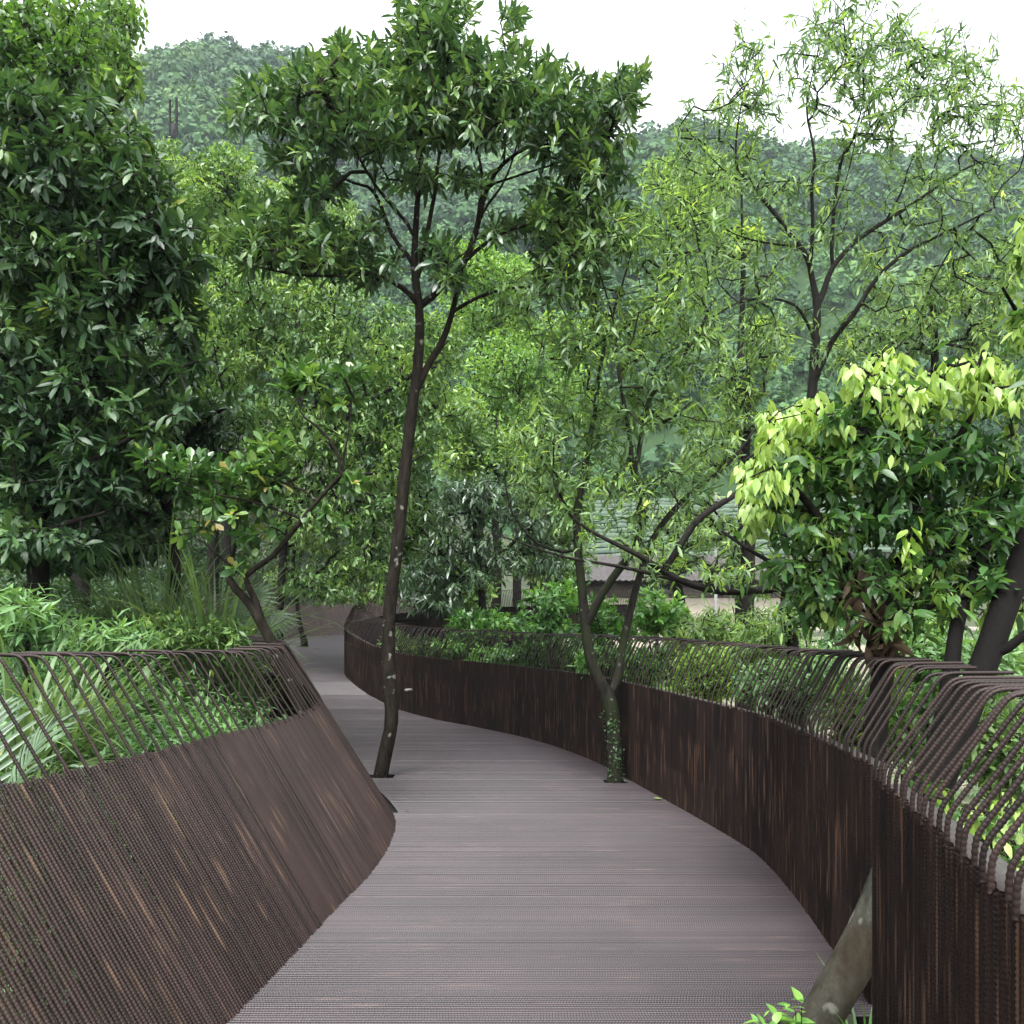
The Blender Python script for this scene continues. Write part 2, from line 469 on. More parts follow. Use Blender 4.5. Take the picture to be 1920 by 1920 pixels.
def tree(name, label, cat, mains, blobs, Y, dep, lf, bark, leaf, group=None, tip_r=0.004, step=0.16, young=None, max_r=0.03,
         parts=("trunk", "crown"), sides=9, twig_sides=5, wob=0.03, mult=1.0):
    nodes, par, rad, segs, geo = [], [], [], [], Geo()
    nm = 0
    for mi, br in enumerate(mains):
        P = np.array([list(at(p[0], p[1], p[3] if len(p) > 3 else Y)) + [p[2]] for p in br])
        if mi == 0:                       # every stem is rooted in the ground
            g = float(ground_h(P[:1, 0], P[:1, 1])[0])
            if P[0, 2] > g:
                P = np.vstack([[P[0, 0] - 0.2 * (P[1, 0] - P[0, 0]), P[0, 1], g - 0.1, P[0, 3] * 1.08], P])
        C = catmull(P, step)
        if mi > 0:
            N0 = np.array(nodes)
            near = int(np.argmin(np.linalg.norm(N0 - C[0, :3], axis=1)))
            C[0, :3] = N0[near]
        else:
            near = -1
        V, Q = tube(C[:, :3], C[:, 3], sides if C[0, 3] > 0.02 else 6, wob)
        geo.add(V, Q)
        for i, c in enumerate(C):
            par.append(near if i == 0 else len(nodes) - 1)
            nodes.append(c[:3])
            rad.append(c[3])
    nm = len(nodes)
    T, top = blobs_to_targets([tuple(b[:4]) + (max(1, int(round(b[4] * mult))),) + tuple(b[5:]) for b in blobs], Y, dep)
    N = np.zeros((nm + len(T) * 40, 3))
    N[:nm] = nodes
    cnt = nm
    start = max(1, int(0.25 * len(mains[0])))
    d0 = np.array([np.min(np.linalg.norm(N[:nm] - t, axis=1)) for t in T])
    order = np.argsort(d0)
    ban = np.zeros(len(N))
    # the foot of the trunk carries no twigs
    zmin, zmax = N[:nm, 2].min(), N[:nm, 2].max()
    ban[:nm] = np.where(N[:nm, 2] < zmin + 0.3 * (zmax - zmin), 3.0, 0.0) if mains[0][0][2] > 0.02 else 0
    tipnode = np.zeros(len(T), dtype=int)
    pard = par
    for o in order:
        t = T[o]
        dv = t - N[:cnt]
        dist = np.linalg.norm(dv, axis=1)
        cost = dist + ban[:cnt] - 0.15 * dv[:, 2]
        q = int(np.argmin(cost))
        d = dist[q]
        k = max(1, min(30, int(d / step)))
        p0 = N[q].copy()
        pp = pard[q]
        pd = norm(p0 - N[pp]) if pp >= 0 else np.array([0, 0, 1.0])
        ctrl = p0 + (pd * 0.4 + norm(t - p0) * 0.35 + np.array([0, 0, -0.10])) * d * 0.6 + rng.normal(0, 0.06, 3) * d
        prev = q
        for i in range(1, k + 1):
            s = i / k
            N[cnt] = (1 - s) ** 2 * p0 + 2 * s * (1 - s) * ctrl + s * s * t + (rng.normal(0, 0.02, 3) * step if i < k else 0)
            pard.append(prev)
            prev = cnt
            cnt += 1
        tipnode[o] = prev
    cntip = np.zeros(cnt)
    cntip[tipnode] = 1
    pa = np.array(pard)
    for i in range(cnt - 1, nm - 1, -1):
        cntip[pa[i]] += cntip[i]
    r = np.minimum(tip_r * np.maximum(cntip, 1) ** 0.5, max_r)
    if cnt > nm:
        ii = np.arange(nm, cnt)
        A, B = N[pa[ii]], N[ii]
        ra = np.where(pa[ii] < nm, r[ii], np.minimum(r[pa[ii]], r[ii] * 1.6))
        V, Q = frusta(A, B, ra, r[ii], twig_sides)
        geo.add(V, Q)
    dirs = norm(N[tipnode] - N[pa[tipnode]] + np.array([0, 0, 0.02]))
    yflag = None
    if young is not None:
        yflag = young(T, top)
    V2, Q2, tn = foliage(N[tipnode], dirs, lf, yflag)
    root = empty(name, nodes[0], label, cat, group)
    V, Q, _ = geo.out()
    make(parts[0], V, Q, bark, root)
    make(parts[1], V2, Q2, leaf, root, tone=tn)
    return root, N[tipnode], dirs

# ------------------------------------------------------------------ the walkway
ZD = np.array([(-5, 0), (5.5, 0), (6.4, 0.02), (8, 0.10), (9.0, 0.14), (10.2, 0.18), (12, 0.24), (13.2, 0.31), (15.3, 0.43), (17, 0.60), (18.2, 0.83), (20, 1.08), (22.5, 1.42),
               (25, 1.78), (26.2, 1.92), (28, 2.10), (31, 2.75), (40, 4.2), (140, 15)])


def zdeck(Y):
    return np.interp(Y, ZD[:, 0], ZD[:, 1])


R_FAR = catmull(np.array([(1.615, 3.60), (1.711, 4.255), (1.83, 5.16), (1.885, 5.85), (1.868, 6.37), (1.70, 7.2), (1.495, 8.06), (1.33, 8.8), (1.0, 10.2), (0.348, 11.85), (-0.52, 13.05),
                          (-1.345, 14.0), (-2.18, 15.3), (-2.98, 16.9), (-3.55, 18.0), (-3.95, 19.0), (-4.17, 20.0), (-4.22, 21.0), (-3.95, 22.3), (-3.2, 23.6), (-1.9, 24.8), (0.5, 26.0), (4, 27.2)]), 0.05)
R_NEAR = catmull(np.array([(0.60, 0.55), (0.78, 1.0), (0.99, 1.54), (1.26, 2.45), (1.467, 3.25)]), 0.05)
L_ALL = catmull(np.array([(-1.38, 0.7), (-1.36, 1.6), (-1.29, 2.6), (-1.216, 3.4), (-1.155, 4.03), (-1.076, 4.95), (-1.0, 5.72), (-0.985, 6.5), (-1.05, 7.2), (-1.27, 7.95), (-1.62, 8.8),
                          (-2.1, 9.8), (-3.0, 11.5), (-4.2, 14.0), (-5.4, 17.0), (-6.6, 20.0), (-7.35, 22.5), (-7.6, 24.2), (-7.35, 25.9), (-6.5, 27.3), (-5.0, 28.4), (-3.0, 29.5), (-1.0, 30.8), (3, 32.5)]), 0.05)


def resample(C, pitch):
    s = np.concatenate([[0], np.cumsum(np.linalg.norm(np.diff(C, axis=0), axis=1))])
    n = int(s[-1] / pitch)
    q = np.arange(n) * pitch
    P = np.stack([np.interp(q, s, C[:, 0]), np.interp(q, s, C[:, 1])], axis=1)
    T = norm(np.gradient(P, axis=0))
    return P, T


def edgeL(Y):
    m = L_ALL[:, 1].argsort()
    return np.interp(Y, L_ALL[m, 1], L_ALL[m, 0])


R_ORD = np.vstack([R_NEAR, R_FAR])
R_ORD = R_ORD[R_ORD[:, 1].argsort()]


def edgeR(Y):
    return np.interp(Y, R_ORD[:, 1], R_ORD[:, 0])


BAR_R = 0.0088
RIB = 0.0045


def bar_rows(P0, D, length, ribbed, sides, bar_ids, t_side, arc=(0, 360), r=BAR_R, v0=0.0):
    """straight bars from P0 along D; ribbed bars get a real zig-zag profile"""
    B = len(P0)
    if B == 0:
        return None
    length = np.broadcast_to(np.asarray(length, dtype=float), (B,))
    K = max(2, int(length.max() / RIB)) if ribbed else 2
    t = np.linspace(0, 1, K)
    C = P0[:, None, :] + D[:, None, :] * (length[:, None] * t[None, :])[..., None]
    if ribbed:
        rr = np.where(np.arange(K) % 3 == 0, r, r * 0.80)[None, :] * np.ones((B, 1))
        C = C + D[:, None, :] * (rng.random((B, 1, 1)) * RIB * 3)
    else:
        rr = np.full((B, K), r * 0.95)
    N1 = norm(np.cross(D, t_side))
    N2 = np.cross(N1, D)
    a0, a1 = np.radians(arc[0]), np.radians(arc[1])
    closed = abs(a1 - a0) > 6.2
    th = a0 + (a1 - a0) * np.arange(sides) / (sides if closed else sides - 1)
    ring = N1[:, None, :] * np.cos(th)[None, :, None] + N2[:, None, :] * np.sin(th)[None, :, None]
    # ribs run slightly askew round the bar
    V = C[:, :, None, :] + rr[:, :, None, None] * ring[:, None, :, :]
    if ribbed:
        V = V + D[:, None, None, :] * (np.sin(th) * RIB * 0.55)[None, None, :, None]
    V = V.reshape(-1, 3)
    b = (np.arange(B) * K * sides)[:, None, None]
    i = (np.arange(K - 1) * sides)[None, :, None]
    jn = sides if closed else sides - 1
    j = np.arange(jn)[None, None, :]
    j2 = (j + 1) % sides
    Q = np.stack([b + i + j, b + i + j2, b + i + sides + j2, b + i + sides + j], axis=-1).reshape(-1, 4)
    uvx = np.repeat(bar_ids + 0.5, K * sides)
    uvy = np.repeat((v0 + length[:, None] * t[None, :]).ravel(), sides)
    return V, Q, np.stack([uvx, uvy], axis=1)


def join(parts):
    parts = [p for p in parts if p is not None]
    n, V, Q, U = 0, [], [], []
    for v, q, u in parts:
        V.append(v); Q.append(q + n); U.append(u)
        n += len(v)
    return np.vstack(V), np.vstack(Q), np.vstack(U)


# deck: ribbed bars laid across, as in the photograph, on a dark steel underside
PITCH = 0.0218
rows = np.arange(1.0, 31.5, PITCH)
segs = []
for k, y in enumerate(rows):
    a, b = float(edgeL(y)) - 0.01, float(edgeR(y)) + 0.02
    cuts = []
    if 8.72 < y < 8.93: cuts.append((1.01, 1.27))
    if 9.0 < y < 9.22: cuts.append((-1.66, -1.34))
    if 7.45 < y < 8.97:
        a = float(edgeL(y)) + float(np.interp(y, [7.45, 8.97], [0.055, 0.04]))
    if y < 3.50: cuts.append((1.185 if y < 3.46 else 1.23, 9))
    if 24.0 < y < 24.3: cuts.append((-6.45, -6.15))
    cur = a
    for c0, c1 in cuts:
        if c0 > cur: segs.append((k, y, cur, min(c0, b)))
        cur = max(cur, c1)
    if cur < b: segs.append((k, y, cur, b))
S = np.array(segs)


def deck_bars(sel, ribbed):
    s = S[sel]
    if not len(s): return None
    zz = zdeck(s[:, 1]) - BAR_R
    out = []
    # group by similar length so that rib spacing stays true
    L = s[:, 3] - s[:, 2]
    for lo in np.arange(0, 14, 0.25 if ribbed else 20):
        q = (L >= lo) & (L < lo + (0.25 if ribbed else 20))
        if not q.any(): continue
        P0 = np.stack([s[q, 2], s[q, 1], zz[q]], axis=1)
        P0[:, 2] += rng.normal(0, 0.0007, q.sum())
        out.append(bar_rows(P0, np.tile([1.0, 0, 0], (q.sum(), 1)), L[q], ribbed, 5, s[q, 0], np.tile([0, 0, 1.0], (q.sum(), 1)), (-110, 110) if False else (-20, 200), v0=0.0))
    return join(out)


dY = S[:, 1]
V, Q, U = join([deck_bars(dY < 7.2, True), deck_bars(dY >= 7.2, False)])
# underside sheet
yy = np.arange(0.6, 32.6, 0.4)
va, qa = [], []
ul = np.stack([edgeL(yy) - 0.05, yy, zdeck(yy) - 0.035], axis=1)
ur = np.stack([np.where(yy < 3.7, 1.15, edgeR(yy) - 0.02), yy, zdeck(yy) - 0.035], axis=1)
sv = np.stack([ul, ur], axis=1).reshape(-1, 3)
i = np.arange(len(yy) - 1) * 2
sq = np.stack([i, i + 1, i + 3, i + 2], axis=1)
mi = np.concatenate([np.zeros(len(Q)), np.ones(len(sq))])
path = make("path", np.vstack([V, sv]), np.vstack([Q, sq + len(V)]), [M["deck"], M["void"]], smooth=False, mi=mi, uv=np.vstack([U, np.zeros((len(sv), 2))]))
tag(path, kind="structure")

# ------------------------------------------------------------------ fences of bent reinforcing bars
HS, HT = 1.07, 1.575
LEAN = 0.61


def smooth_profile(pts, step):
    pts = np.array(pts, dtype=float)
    C = catmull(np.array([p for p in pts]), 999) if False else pts
    s = np.concatenate([[0], np.cumsum(np.linalg.norm(np.diff(C, axis=0), axis=1))])
    q = np.linspace(0, s[-1], max(8, int(s[-1] / 0.004)))
    P = np.stack([np.interp(q, s, C[:, 0]), np.interp(q, s, C[:, 1])], axis=1)
    w = 17
    ker = np.ones(w) / w
    for _ in range(2):
        E = np.vstack([np.repeat(P[:1], w // 2, 0), P, np.repeat(P[-1:], w // 2, 0)])
        P = np.stack([np.convolve(E[:, c], ker, "valid") for c in (0, 1)], axis=1)
    s = np.concatenate([[0], np.cumsum(np.linalg.norm(np.diff(P, axis=0), axis=1))])
    q = np.linspace(0, s[-1], max(4, int(s[-1] / step)))
    return np.stack([np.interp(q, s, P[:, 0]), np.interp(q, s, P[:, 1])], axis=1), q


def bent_bar_geo(base, t2, n2, prof, arc, ribbed, sides, bid, r=0.0086):
    """base (3,), t2 fence direction, n2 outward, prof (K,2) = outward, height"""
    K = len(prof)
    n3, t3 = np.array([n2[0], n2[1], 0]), np.array([t2[0], t2[1], 0])
    C = base + prof[:, :1] * n3 + prof[:, 1:] * np.array([0, 0, 1.0])
    T = norm(np.gradient(prof, axis=0))
    A = -T[:, 1:] * n3 + T[:, :1] * np.array([0, 0, 1.0])
    th = np.arange(sides) / sides * 2 * np.pi
    rr = np.where(np.arange(K) % 3 == 0, r * 1.0, r * 0.82) if ribbed else np.full(K, r * 0.93)
    rr[-1] = r * 0.05
    V = C[:, None, :] + rr[:, None, None] * (A[:, None, :] * np.cos(th)[None, :, None] + t3[None, None, :] * np.sin(th)[None, :, None])
    i = np.arange(K - 1)[:, None] * sides
    j = np.arange(sides)[None, :]
    j2 = (j + 1) % sides
    Q = np.stack([i + j, i + j2, i + sides + j2, i + sides + j], axis=-1).reshape(-1, 4)
    U = np.stack([np.full(K * sides, bid + 0.5), np.repeat(arc, sides)], axis=1)
    return V.reshape(-1, 3), Q, U


def flat_strip(P, n2, o0, o1, z, thick):
    """a flat steel bar following the fence: outward from o0 to o1, its top at height z above the deck"""
    zb = zdeck(P[:, 1])
    def row(o, h):
        return np.stack([P[:, 0] + n2[:, 0] * o, P[:, 1] + n2[:, 1] * o, zb + h], axis=1)
    R = np.stack([row(o0, z - thick), row(o1, z - thick), row(o1, z), row(o0, z)], axis=1)
    n = len(P)
    V = R.reshape(-1, 3)
    i = np.arange(n - 1)[:, None] * 4
    j = np.arange(4)[None, :]
    j2 = (j + 1) % 4
    Q = np.stack([i + j, i + j2, i + 4 + j2, i + 4 + j], axis=-1).reshape(-1, 4)
    Q = np.vstack([Q, [[0, 1, 2, 3]], [[4 * n - 1, 4 * n - 2, 4 * n - 3, 4 * n - 4]]])
    return V, Q


def fence(curve, outward, lean0, pitch, every, ribY, matp, matr, label, y_parts, prof, group, plate, part_from_near=True, miss=()):
    P, T = resample(curve, pitch)
    N = np.stack([-T[:, 1], T[:, 0]], axis=1) if outward == "left" else np.stack([T[:, 1], -T[:, 0]], axis=1)
    zb = zdeck(P[:, 1])
    keepb = np.ones(len(P), bool)
    joint = np.zeros((len(P), 1))
    if lean0 > 0: joint[11::25] = 0.0035            # recessed joint between prefabricated panels
    B = np.stack([P[:, 0], P[:, 1], zb - 0.02], axis=1)
    D = norm(np.stack([N[:, 0] * lean0, N[:, 1] * lean0, np.ones(len(P))], axis=1))
    Lb = (HS + 0.02) * math.sqrt(1 + lean0 ** 2)
    ids = np.arange(len(P)).astype(float)
    side = np.stack([T[:, 0], T[:, 1], np.zeros(len(P))], axis=1)
    near = P[:, 1] < ribY
    jit = (rng.normal(0, 0.0012, (len(P), 1)) + joint) * np.stack([N[:, 0], N[:, 1], np.zeros(len(P))], axis=1)
    parts = []
    for sel, rib in ((near & keepb, True), (~near & keepb, False)):
        if sel.any():
            ln = Lb + rng.normal(0, 0.004, sel.sum())
            parts.append(bar_rows(B[sel] + jit[sel], D[sel], ln, rib, 6, ids[sel], side[sel]))
    V, Q, U = join(parts)
    mid = len(P) // 3
    root = empty("rebar_fence", (P[0, 0], P[0, 1], zb[0]), label, "fence", group)
    make("bar_panel", V, Q, matp, root, uv=U, smooth=False)
    if lean0 == 0: V, Q = flat_strip(P[::6], N[::6], (lean0 * 0.42) + 0.014, (lean0 * 0.42) + 0.026, 0.42, 0.05)
    if lean0 == 0: Vb, Qb = flat_strip(P[::6], N[::6], (lean0 * 0.87) + 0.014, (lean0 * 0.87) + 0.026, 0.87, 0.05)
    if lean0 == 0: make("stiffener", np.vstack([V, Vb]), np.vstack([Q, Qb + len(V)]), M["void"], root)
    if plate:
        V, Q = flat_strip(P[::4], N[::4], lean0 * HS + 0.010, lean0 * HS + 0.10, HS - 0.005, 0.008)
        make("cap_plate", V, Q, M["plate"], root)
    # the bars that run on and bend outward
    k = 0
    rest = []
    pr_n, arc_n = smooth_profile(prof, 0.0052)
    pr_f, arc_f = smooth_profile(prof, 0.05)
    for b in range(2, len(P), every):
        rib = P[b, 1] < ribY + 0.6
        pr, arc = (pr_n, arc_n) if rib else (pr_f, arc_f)
        pr = pr.copy()
        pr[:, 0] += rng.normal(0, 0.004) + (pr[:, 1] - prof[0][1]) * rng.normal(0, 0.02)
        top = prof[-1][1]
        want = np.interp(P[b, 1], [1.0, 2.6, 3.3, 5.6], [1.46, 1.475, 1.51, HT]) if outward == "right" else HT
        zk = (want - HS - 0.075) / (top - HS - 0.075)
        pr[:, 1] = np.where(pr[:, 1] > HS + 0.075, HS + 0.075 + (pr[:, 1] - HS - 0.075) * zk, pr[:, 1])
        pr[:, 1] += (pr[:, 1] - prof[0][1]) * rng.normal(0, 0.014)
        g = bent_bar_geo(np.array([P[b, 0], P[b, 1], zb[b]]), T[b], N[b], pr, arc, rib, 7 if rib else 5, float(b * 7 % 391))
        if k < 98 and P[b, 1] < y_parts:
            make("bent_bar", g[0], g[1], matr, root, uv=g[2], smooth=False)
            k += 1
        elif P[b, 1] >= y_parts or k >= 98:
            rest.append(g)
    if rest:
        V, Q, U = join(rest)
        o = make("bent_bars", V, Q, matr, root, uv=U)
        o["kind"] = "stuff"
    return root


PROF_L = [(LEAN * (HS - 0.03), HS - 0.03), (LEAN * HT, HT), (LEAN * HT + 0.27, HT + 0.005)]
PROF_R = [(0.0, HS - 0.02), (0.0, HS + 0.075), (LEAN * 0.83 * (HT - HS - 0.075), HT), (LEAN * 0.83 * (HT - HS - 0.075) + 0.26, HT + 0.004)]
iE = int(np.argmin(np.abs(L_ALL[:, 1] - 29.6)))
iF = int(np.argmin(np.abs(L_ALL[:, 1] - 21.0)))
fence(L_ALL[:iF], "left", LEAN, 0.0245, 5, 7.6, M["bar"], M["rail"], "brown rebar fence leaning outward over the green plants, its lower half a solid ribbed slope", 99, PROF_L, "rebar fences along the walkway", False)
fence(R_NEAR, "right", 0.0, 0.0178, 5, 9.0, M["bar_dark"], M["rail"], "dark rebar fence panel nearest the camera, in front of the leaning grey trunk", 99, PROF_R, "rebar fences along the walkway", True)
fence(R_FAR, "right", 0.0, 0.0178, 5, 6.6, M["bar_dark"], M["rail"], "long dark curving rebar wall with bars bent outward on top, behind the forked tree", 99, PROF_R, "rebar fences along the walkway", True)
fence(L_ALL[iF:iE], "left", LEAN, 0.0175, 8, 0, M["bar"], M["bar"], "far brown rebar fence closing off the bend behind the thin dark trunk", 99, PROF_L, "rebar fences along the walkway", False)

# ------------------------------------------------------------------ terrain
def sstep(x):
    x = np.clip(x, 0, 1)
    return x * x * (3 - 2 * x)


def ground_h(X, Y):
    zd = zdeck(np.clip(Y, 0, 40))
    u = edgeL(np.clip(Y, 0.8, 32)) - X
    v = X - edgeR(np.clip(Y, 0.8, 26))
    left = zd - 0.45 + 0.36 * np.clip(u - 0.6, 0, 3) + 0.42 * np.clip(u - 3.6, 0, 40)
    right = zd - 0.75 - 1.0 * sstep(v / 3.5)
    rise = 4.6 * sstep((Y - 20) / 26)
    right = np.where(v > 0, right * (1 - sstep((Y - 20) / 26)) + (rise - 1.8) * sstep((Y - 20) / 26), right)
    back = np.clip(Y - 50, 0, 400) * 0.25
    h = np.where(u > 0, left, np.where(v > 0, right, zd - 0.45))
    return h + back


def grid(xs, ys, zf):
    X, Y = np.meshgrid(xs, ys)
    Z = zf(X, Y)
    V = np.stack([X, Y, Z], axis=-1).reshape(-1, 3)
    nx, ny = len(xs), len(ys)
    i = np.arange(ny - 1)[:, None] * nx
    j = np.arange(nx - 1)[None, :]
    Q = np.stack([i + j, i + j + 1, i + nx + j + 1, i + nx + j], axis=-1).reshape(-1, 4)
    return V, Q


def ground_mat():
    m, nt, out = nodes_of("ground_earth")
    geo = nt.nodes.new("ShaderNodeNewGeometry")
    n1 = noise(nt, 0.8, 5, geo.outputs["Position"])
    n2 = noise(nt, 0.22, 3, geo.outputs["Position"])
    green = ramp(nt, n1, [(0.3, (0.012, 0.016, 0.007)), (0.7, (0.032, 0.045, 0.016))])
    sand = ramp(nt, n1, [(0.3, (0.17, 0.145, 0.11)), (0.7, (0.27, 0.24, 0.19))])
    a = nd(nt, "ShaderNodeAttribute", attribute_name="tone")
    add = nd(nt, "ShaderNodeMath", operation="ADD")
    nt.links.new(a.outputs["Fac"], add.inputs[0])
    sub = nd(nt, "ShaderNodeMath", operation="MULTIPLY_ADD")
    nt.links.new(n2, sub.inputs[0])
    sub.inputs[1].default_value = 0.9
    sub.inputs[2].default_value = -0.45
    nt.links.new(sub.outputs[0], add.inputs[1])
    col = mixc(nt, ramp(nt, add.outputs[0], [(0.42, (0, 0, 0)), (0.55, (1, 1, 1))]), green, sand)
    p = nd(nt, "ShaderNodeBsdfPrincipled")
    nt.links.new(col, p.inputs["Base Color"])
    p.inputs["Roughness"].default_value = 0.95
    nt.links.new(p.outputs[0], out.inputs[0])
    return m


xs = np.concatenate([np.linspace(-330, -62, 26), np.linspace(-60, 60, 201), np.linspace(62, 330, 26)])
ys = np.concatenate([np.linspace(-40, -6, 8), np.linspace(-5, 60, 120), np.linspace(62, 345, 40)])
V, Q = grid(xs, ys, ground_h)
X, Y = V[:, 0], V[:, 1]
V[:, 2] += 0.06 * np.sin(X * 1.7 + np.sin(Y * 1.1)) * np.cos(Y * 1.3)
sand = sstep((X - edgeR(np.clip(Y, 0.8, 26)) - 0.4) / 1.2) * sstep((52 - Y) / 3) * 0.52
tag(make("ground", V, Q, ground_mat(), tone=sand), kind="structure")

# hills: slope rising to the ridge seen against the sky
RID = np.array([(-900, 60), (-300, 130), (0, 150), (150, 140), (230, 112), (300, 97), (360, 88), (410, 84), (470, 93), (520, 103), (570, 116), (650, 155), (760, 200), (900, 240), (1050, 262), (1250, 264), (1330, 270),
                (1420, 280), (1500, 276), (1560, 272), (1640, 280), (1700, 288), (1790, 300), (1850, 314), (1930, 328), (2100, 300), (2600, 290)], dtype=float)
YB, YR = 88.0, 300.0


def hill_h(X, Y):
    px = CX + X / YR * F
    zr = EYE + (HY - np.interp(px, RID[:, 0], RID[:, 1])) / F * YR - 5.0
    t = (Y - YB) / (YR - YB)
    z0 = 9.0
    tt = np.clip(t, -0.3, 1)
    up = z0 + (zr - z0) * np.sign(tt) * np.abs(tt) ** 0.92
    up = np.where(t > 1, zr - (t - 1) * 90, up)
    env = np.clip(np.minimum(t, 1.0) * (1.0 - np.clip(t, 0, 1) ** 4) * 3, 0, 1)
    rav = 7 * np.sin(X * 0.045 + 1.3 * np.sin(Y * 0.017)) + 4 * np.sin(X * 0.11 + Y * 0.05) + 2.5 * np.sin(Y * 0.12 + X * 0.03)
    return up + rav * env * 0.8


V, Q = grid(np.linspace(-330, 330, 200), np.linspace(70, 345, 110), hill_h)
tag(make("hills", V, Q, plain_mat("hill_earth", (0.012, 0.03, 0.012), (0.03, 0.055, 0.02), 0.2, 0.95, 0.1)), kind="structure")

# far wood on the hills: crowns that read as one mass
n = 11500
HX = rng.uniform(-260, 290, n)
HYy = YB - 14 + (YR + 14 - YB) * rng.random(n) ** 1.2
vis = np.abs(HX / HYy) < 0.78
HX, HYy = HX[vis], HYy[vis]
HZ = hill_h(HX, HYy)
nc = len(HX)
rc = rng.gamma(9, 0.37, nc).clip(1.5, 6.0) * (0.75 + 0.35 * (HYy - YB) / 200)
per = 135
idx = np.repeat(np.arange(nc), per)
u = norm(rng.normal(0, 1, (nc * per, 3)))
u[:, 2] = np.abs(u[:, 2]) * 1.05 - 0.18
rad = rc[idx] * rng.uniform(0.72, 1.06, nc * per)
lump = 1 + 0.24 * np.sin(u[:, 0] * 5 + idx) * np.cos(u[:, 1] * 5 + idx * 1.3) + 0.14 * np.sin(u[:, 2] * 9 + idx * 2.1)
tall = rng.uniform(0.8, 1.5, nc)[idx]
P = np.stack([HX[idx] + u[:, 0] * rad * lump, HYy[idx] + u[:, 1] * rad * lump, HZ[idx] + rc[idx] * 0.35 + u[:, 2] * rad * lump * tall], axis=1)
Dl = norm(np.cross(u, rng.normal(0, 1, u.shape)))
Nl = norm(u + rng.normal(0, 0.5, u.shape))
Sl = norm(np.cross(Nl, Dl))
sz = (rc[idx] * rng.uniform(0.11, 0.24, len(idx)))[:, None]
Vl = np.stack([P - Dl * sz, P - Sl * sz * 0.7, P + Dl * sz, P + Sl * sz * 0.7], axis=1).reshape(-1, 3)
Ql = np.arange(len(idx) * 4).reshape(-1, 4)
pv = 4
kind = rng.normal(0, 0.17, nc) + 0.16 * np.sin(HX * 0.05 + HYy * 0.03) + 0.1 * np.sin(HX * 0.13 - HYy * 0.09)
tn = np.clip(0.42 + kind[idx] + rng.normal(0, 0.10, len(idx)), 0, 1)
FOREST = [(0.0, (0.018, 0.050, 0.022)), (0.5, (0.042, 0.102, 0.034)), (0.85, (0.080, 0.160, 0.044)), (1.0, (0.125, 0.21, 0.05))]
LM["forest"] = leaf_mat("forest_leaves", FOREST, 0.7, 0.12, 0.2)
tag(make("forest", Vl, Ql, LM["forest"], tone=np.repeat(tn, pv)), kind="stuff", label="hazy green wood covering the hills behind", cat="forest")

# terraced tea field behind the farmhouse
V, Q, tn = [], [], []
nx = 60
txs = np.linspace(5, 44, nx)
for k in range(13):
    y0 = 66.0 + k * 1.35 + 0.012 * (txs - 22) ** 2 * 0.3
    z0 = 9.3 + k * 0.62 + 0.02 * (txs - 20) + 0.05 * np.sin(txs * 0.7 + k)
    prof = [(0, 0), (0.02, 0.30), (0.22, 0.42), (0.42, 0.30), (0.46, 0.06), (1.37, 0.08)]
    R = np.stack([np.stack([txs, y0 + a, z0 + b], axis=1) for a, b in prof], axis=1)
    base = sum(len(v) for v in V)
    i = np.arange(nx - 1)[:, None] * 6
    j = np.arange(5)[None, :]
    Q.append((base + np.stack([i + j, i + 6 + j, i + 6 + j + 1, i + j + 1], axis=-1)).reshape(-1, 4))
    V.append(R.reshape(-1, 3) + rng.normal(0, 0.03, (nx * 6, 3)))
    tn.append(np.tile([0.6, 0.8, 1.0, 0.9, 0.1, 0.0], nx))
TER = [(0.0, (0.04, 0.052, 0.046)), (0.3, (0.04, 0.056, 0.045)), (0.6, (0.045, 0.068, 0.05)), (1.0, (0.085, 0.125, 0.08))]
tag(make("terraced_field", np.vstack(V), np.vstack(Q), leaf_mat("terrace_rows", TER, 0.8, 0.05, 0.2), tone=np.concatenate(tn), smooth=False), kind="structure")


# ------------------------------------------------------------------ boxes for buildings and posts
def box(x0, x1, y0, y1, z0, z1):
    V = np.array([(x, y, z) for z in (z0, z1) for y in (y0, y1) for x in (x0, x1)], dtype=float)
    Q = np.array([(0, 2, 3, 1), (4, 5, 7, 6), (0, 1, 5, 4), (2, 6, 7, 3), (0, 4, 6, 2), (1, 3, 7, 5)])
    return V, Q


def boxes(lst):
    V, Q, n = [], [], 0
    for b in lst:
        v, q = box(*b)
        V.append(v); Q.append(q + n)
        n += 8
    return np.vstack(V), np.vstack(Q)


def roof_mesh(x0, x1, y0, ye, ze, yr, zr, waves):
    """tiled pitched roof: corrugated courses from the eaves to the ridge, both slopes"""
    nxx, ny = waves * 6, 12
    V, Q = [], []
    for side in (0, 1):
        xs_ = np.linspace(x0, x1, nxx + 1)
        b = sum(len(v) for v in V)
        for i in range(ny + 1):
            for st in (0, 1):
                t = min(1.0, max(0.0, (i + (0.0 if st else -0.001)) / ny))
                yb = ye + (yr - ye) * t if side == 0 else (2 * yr - ye) + (ye - yr) * t
                zz = ze + (zr - ze) * t + (0.05 if st == 0 else 0.0)
                V.append(np.stack([xs_, np.full(nxx + 1, yb), zz + 0.035 * np.cos(np.arange(nxx + 1) / 6 * 2 * np.pi)], axis=1))
        nr = 2 * (ny + 1)
        i = np.arange(nr - 1)[:, None] * (nxx + 1)
        j = np.arange(nxx)[None, :]
        Q.append((b + np.stack([i + j, i + j + 1, i + nxx + 1 + j + 1, i + nxx + 1 + j], axis=-1)).reshape(-1, 4))
    return np.vstack(V), np.vstack(Q)


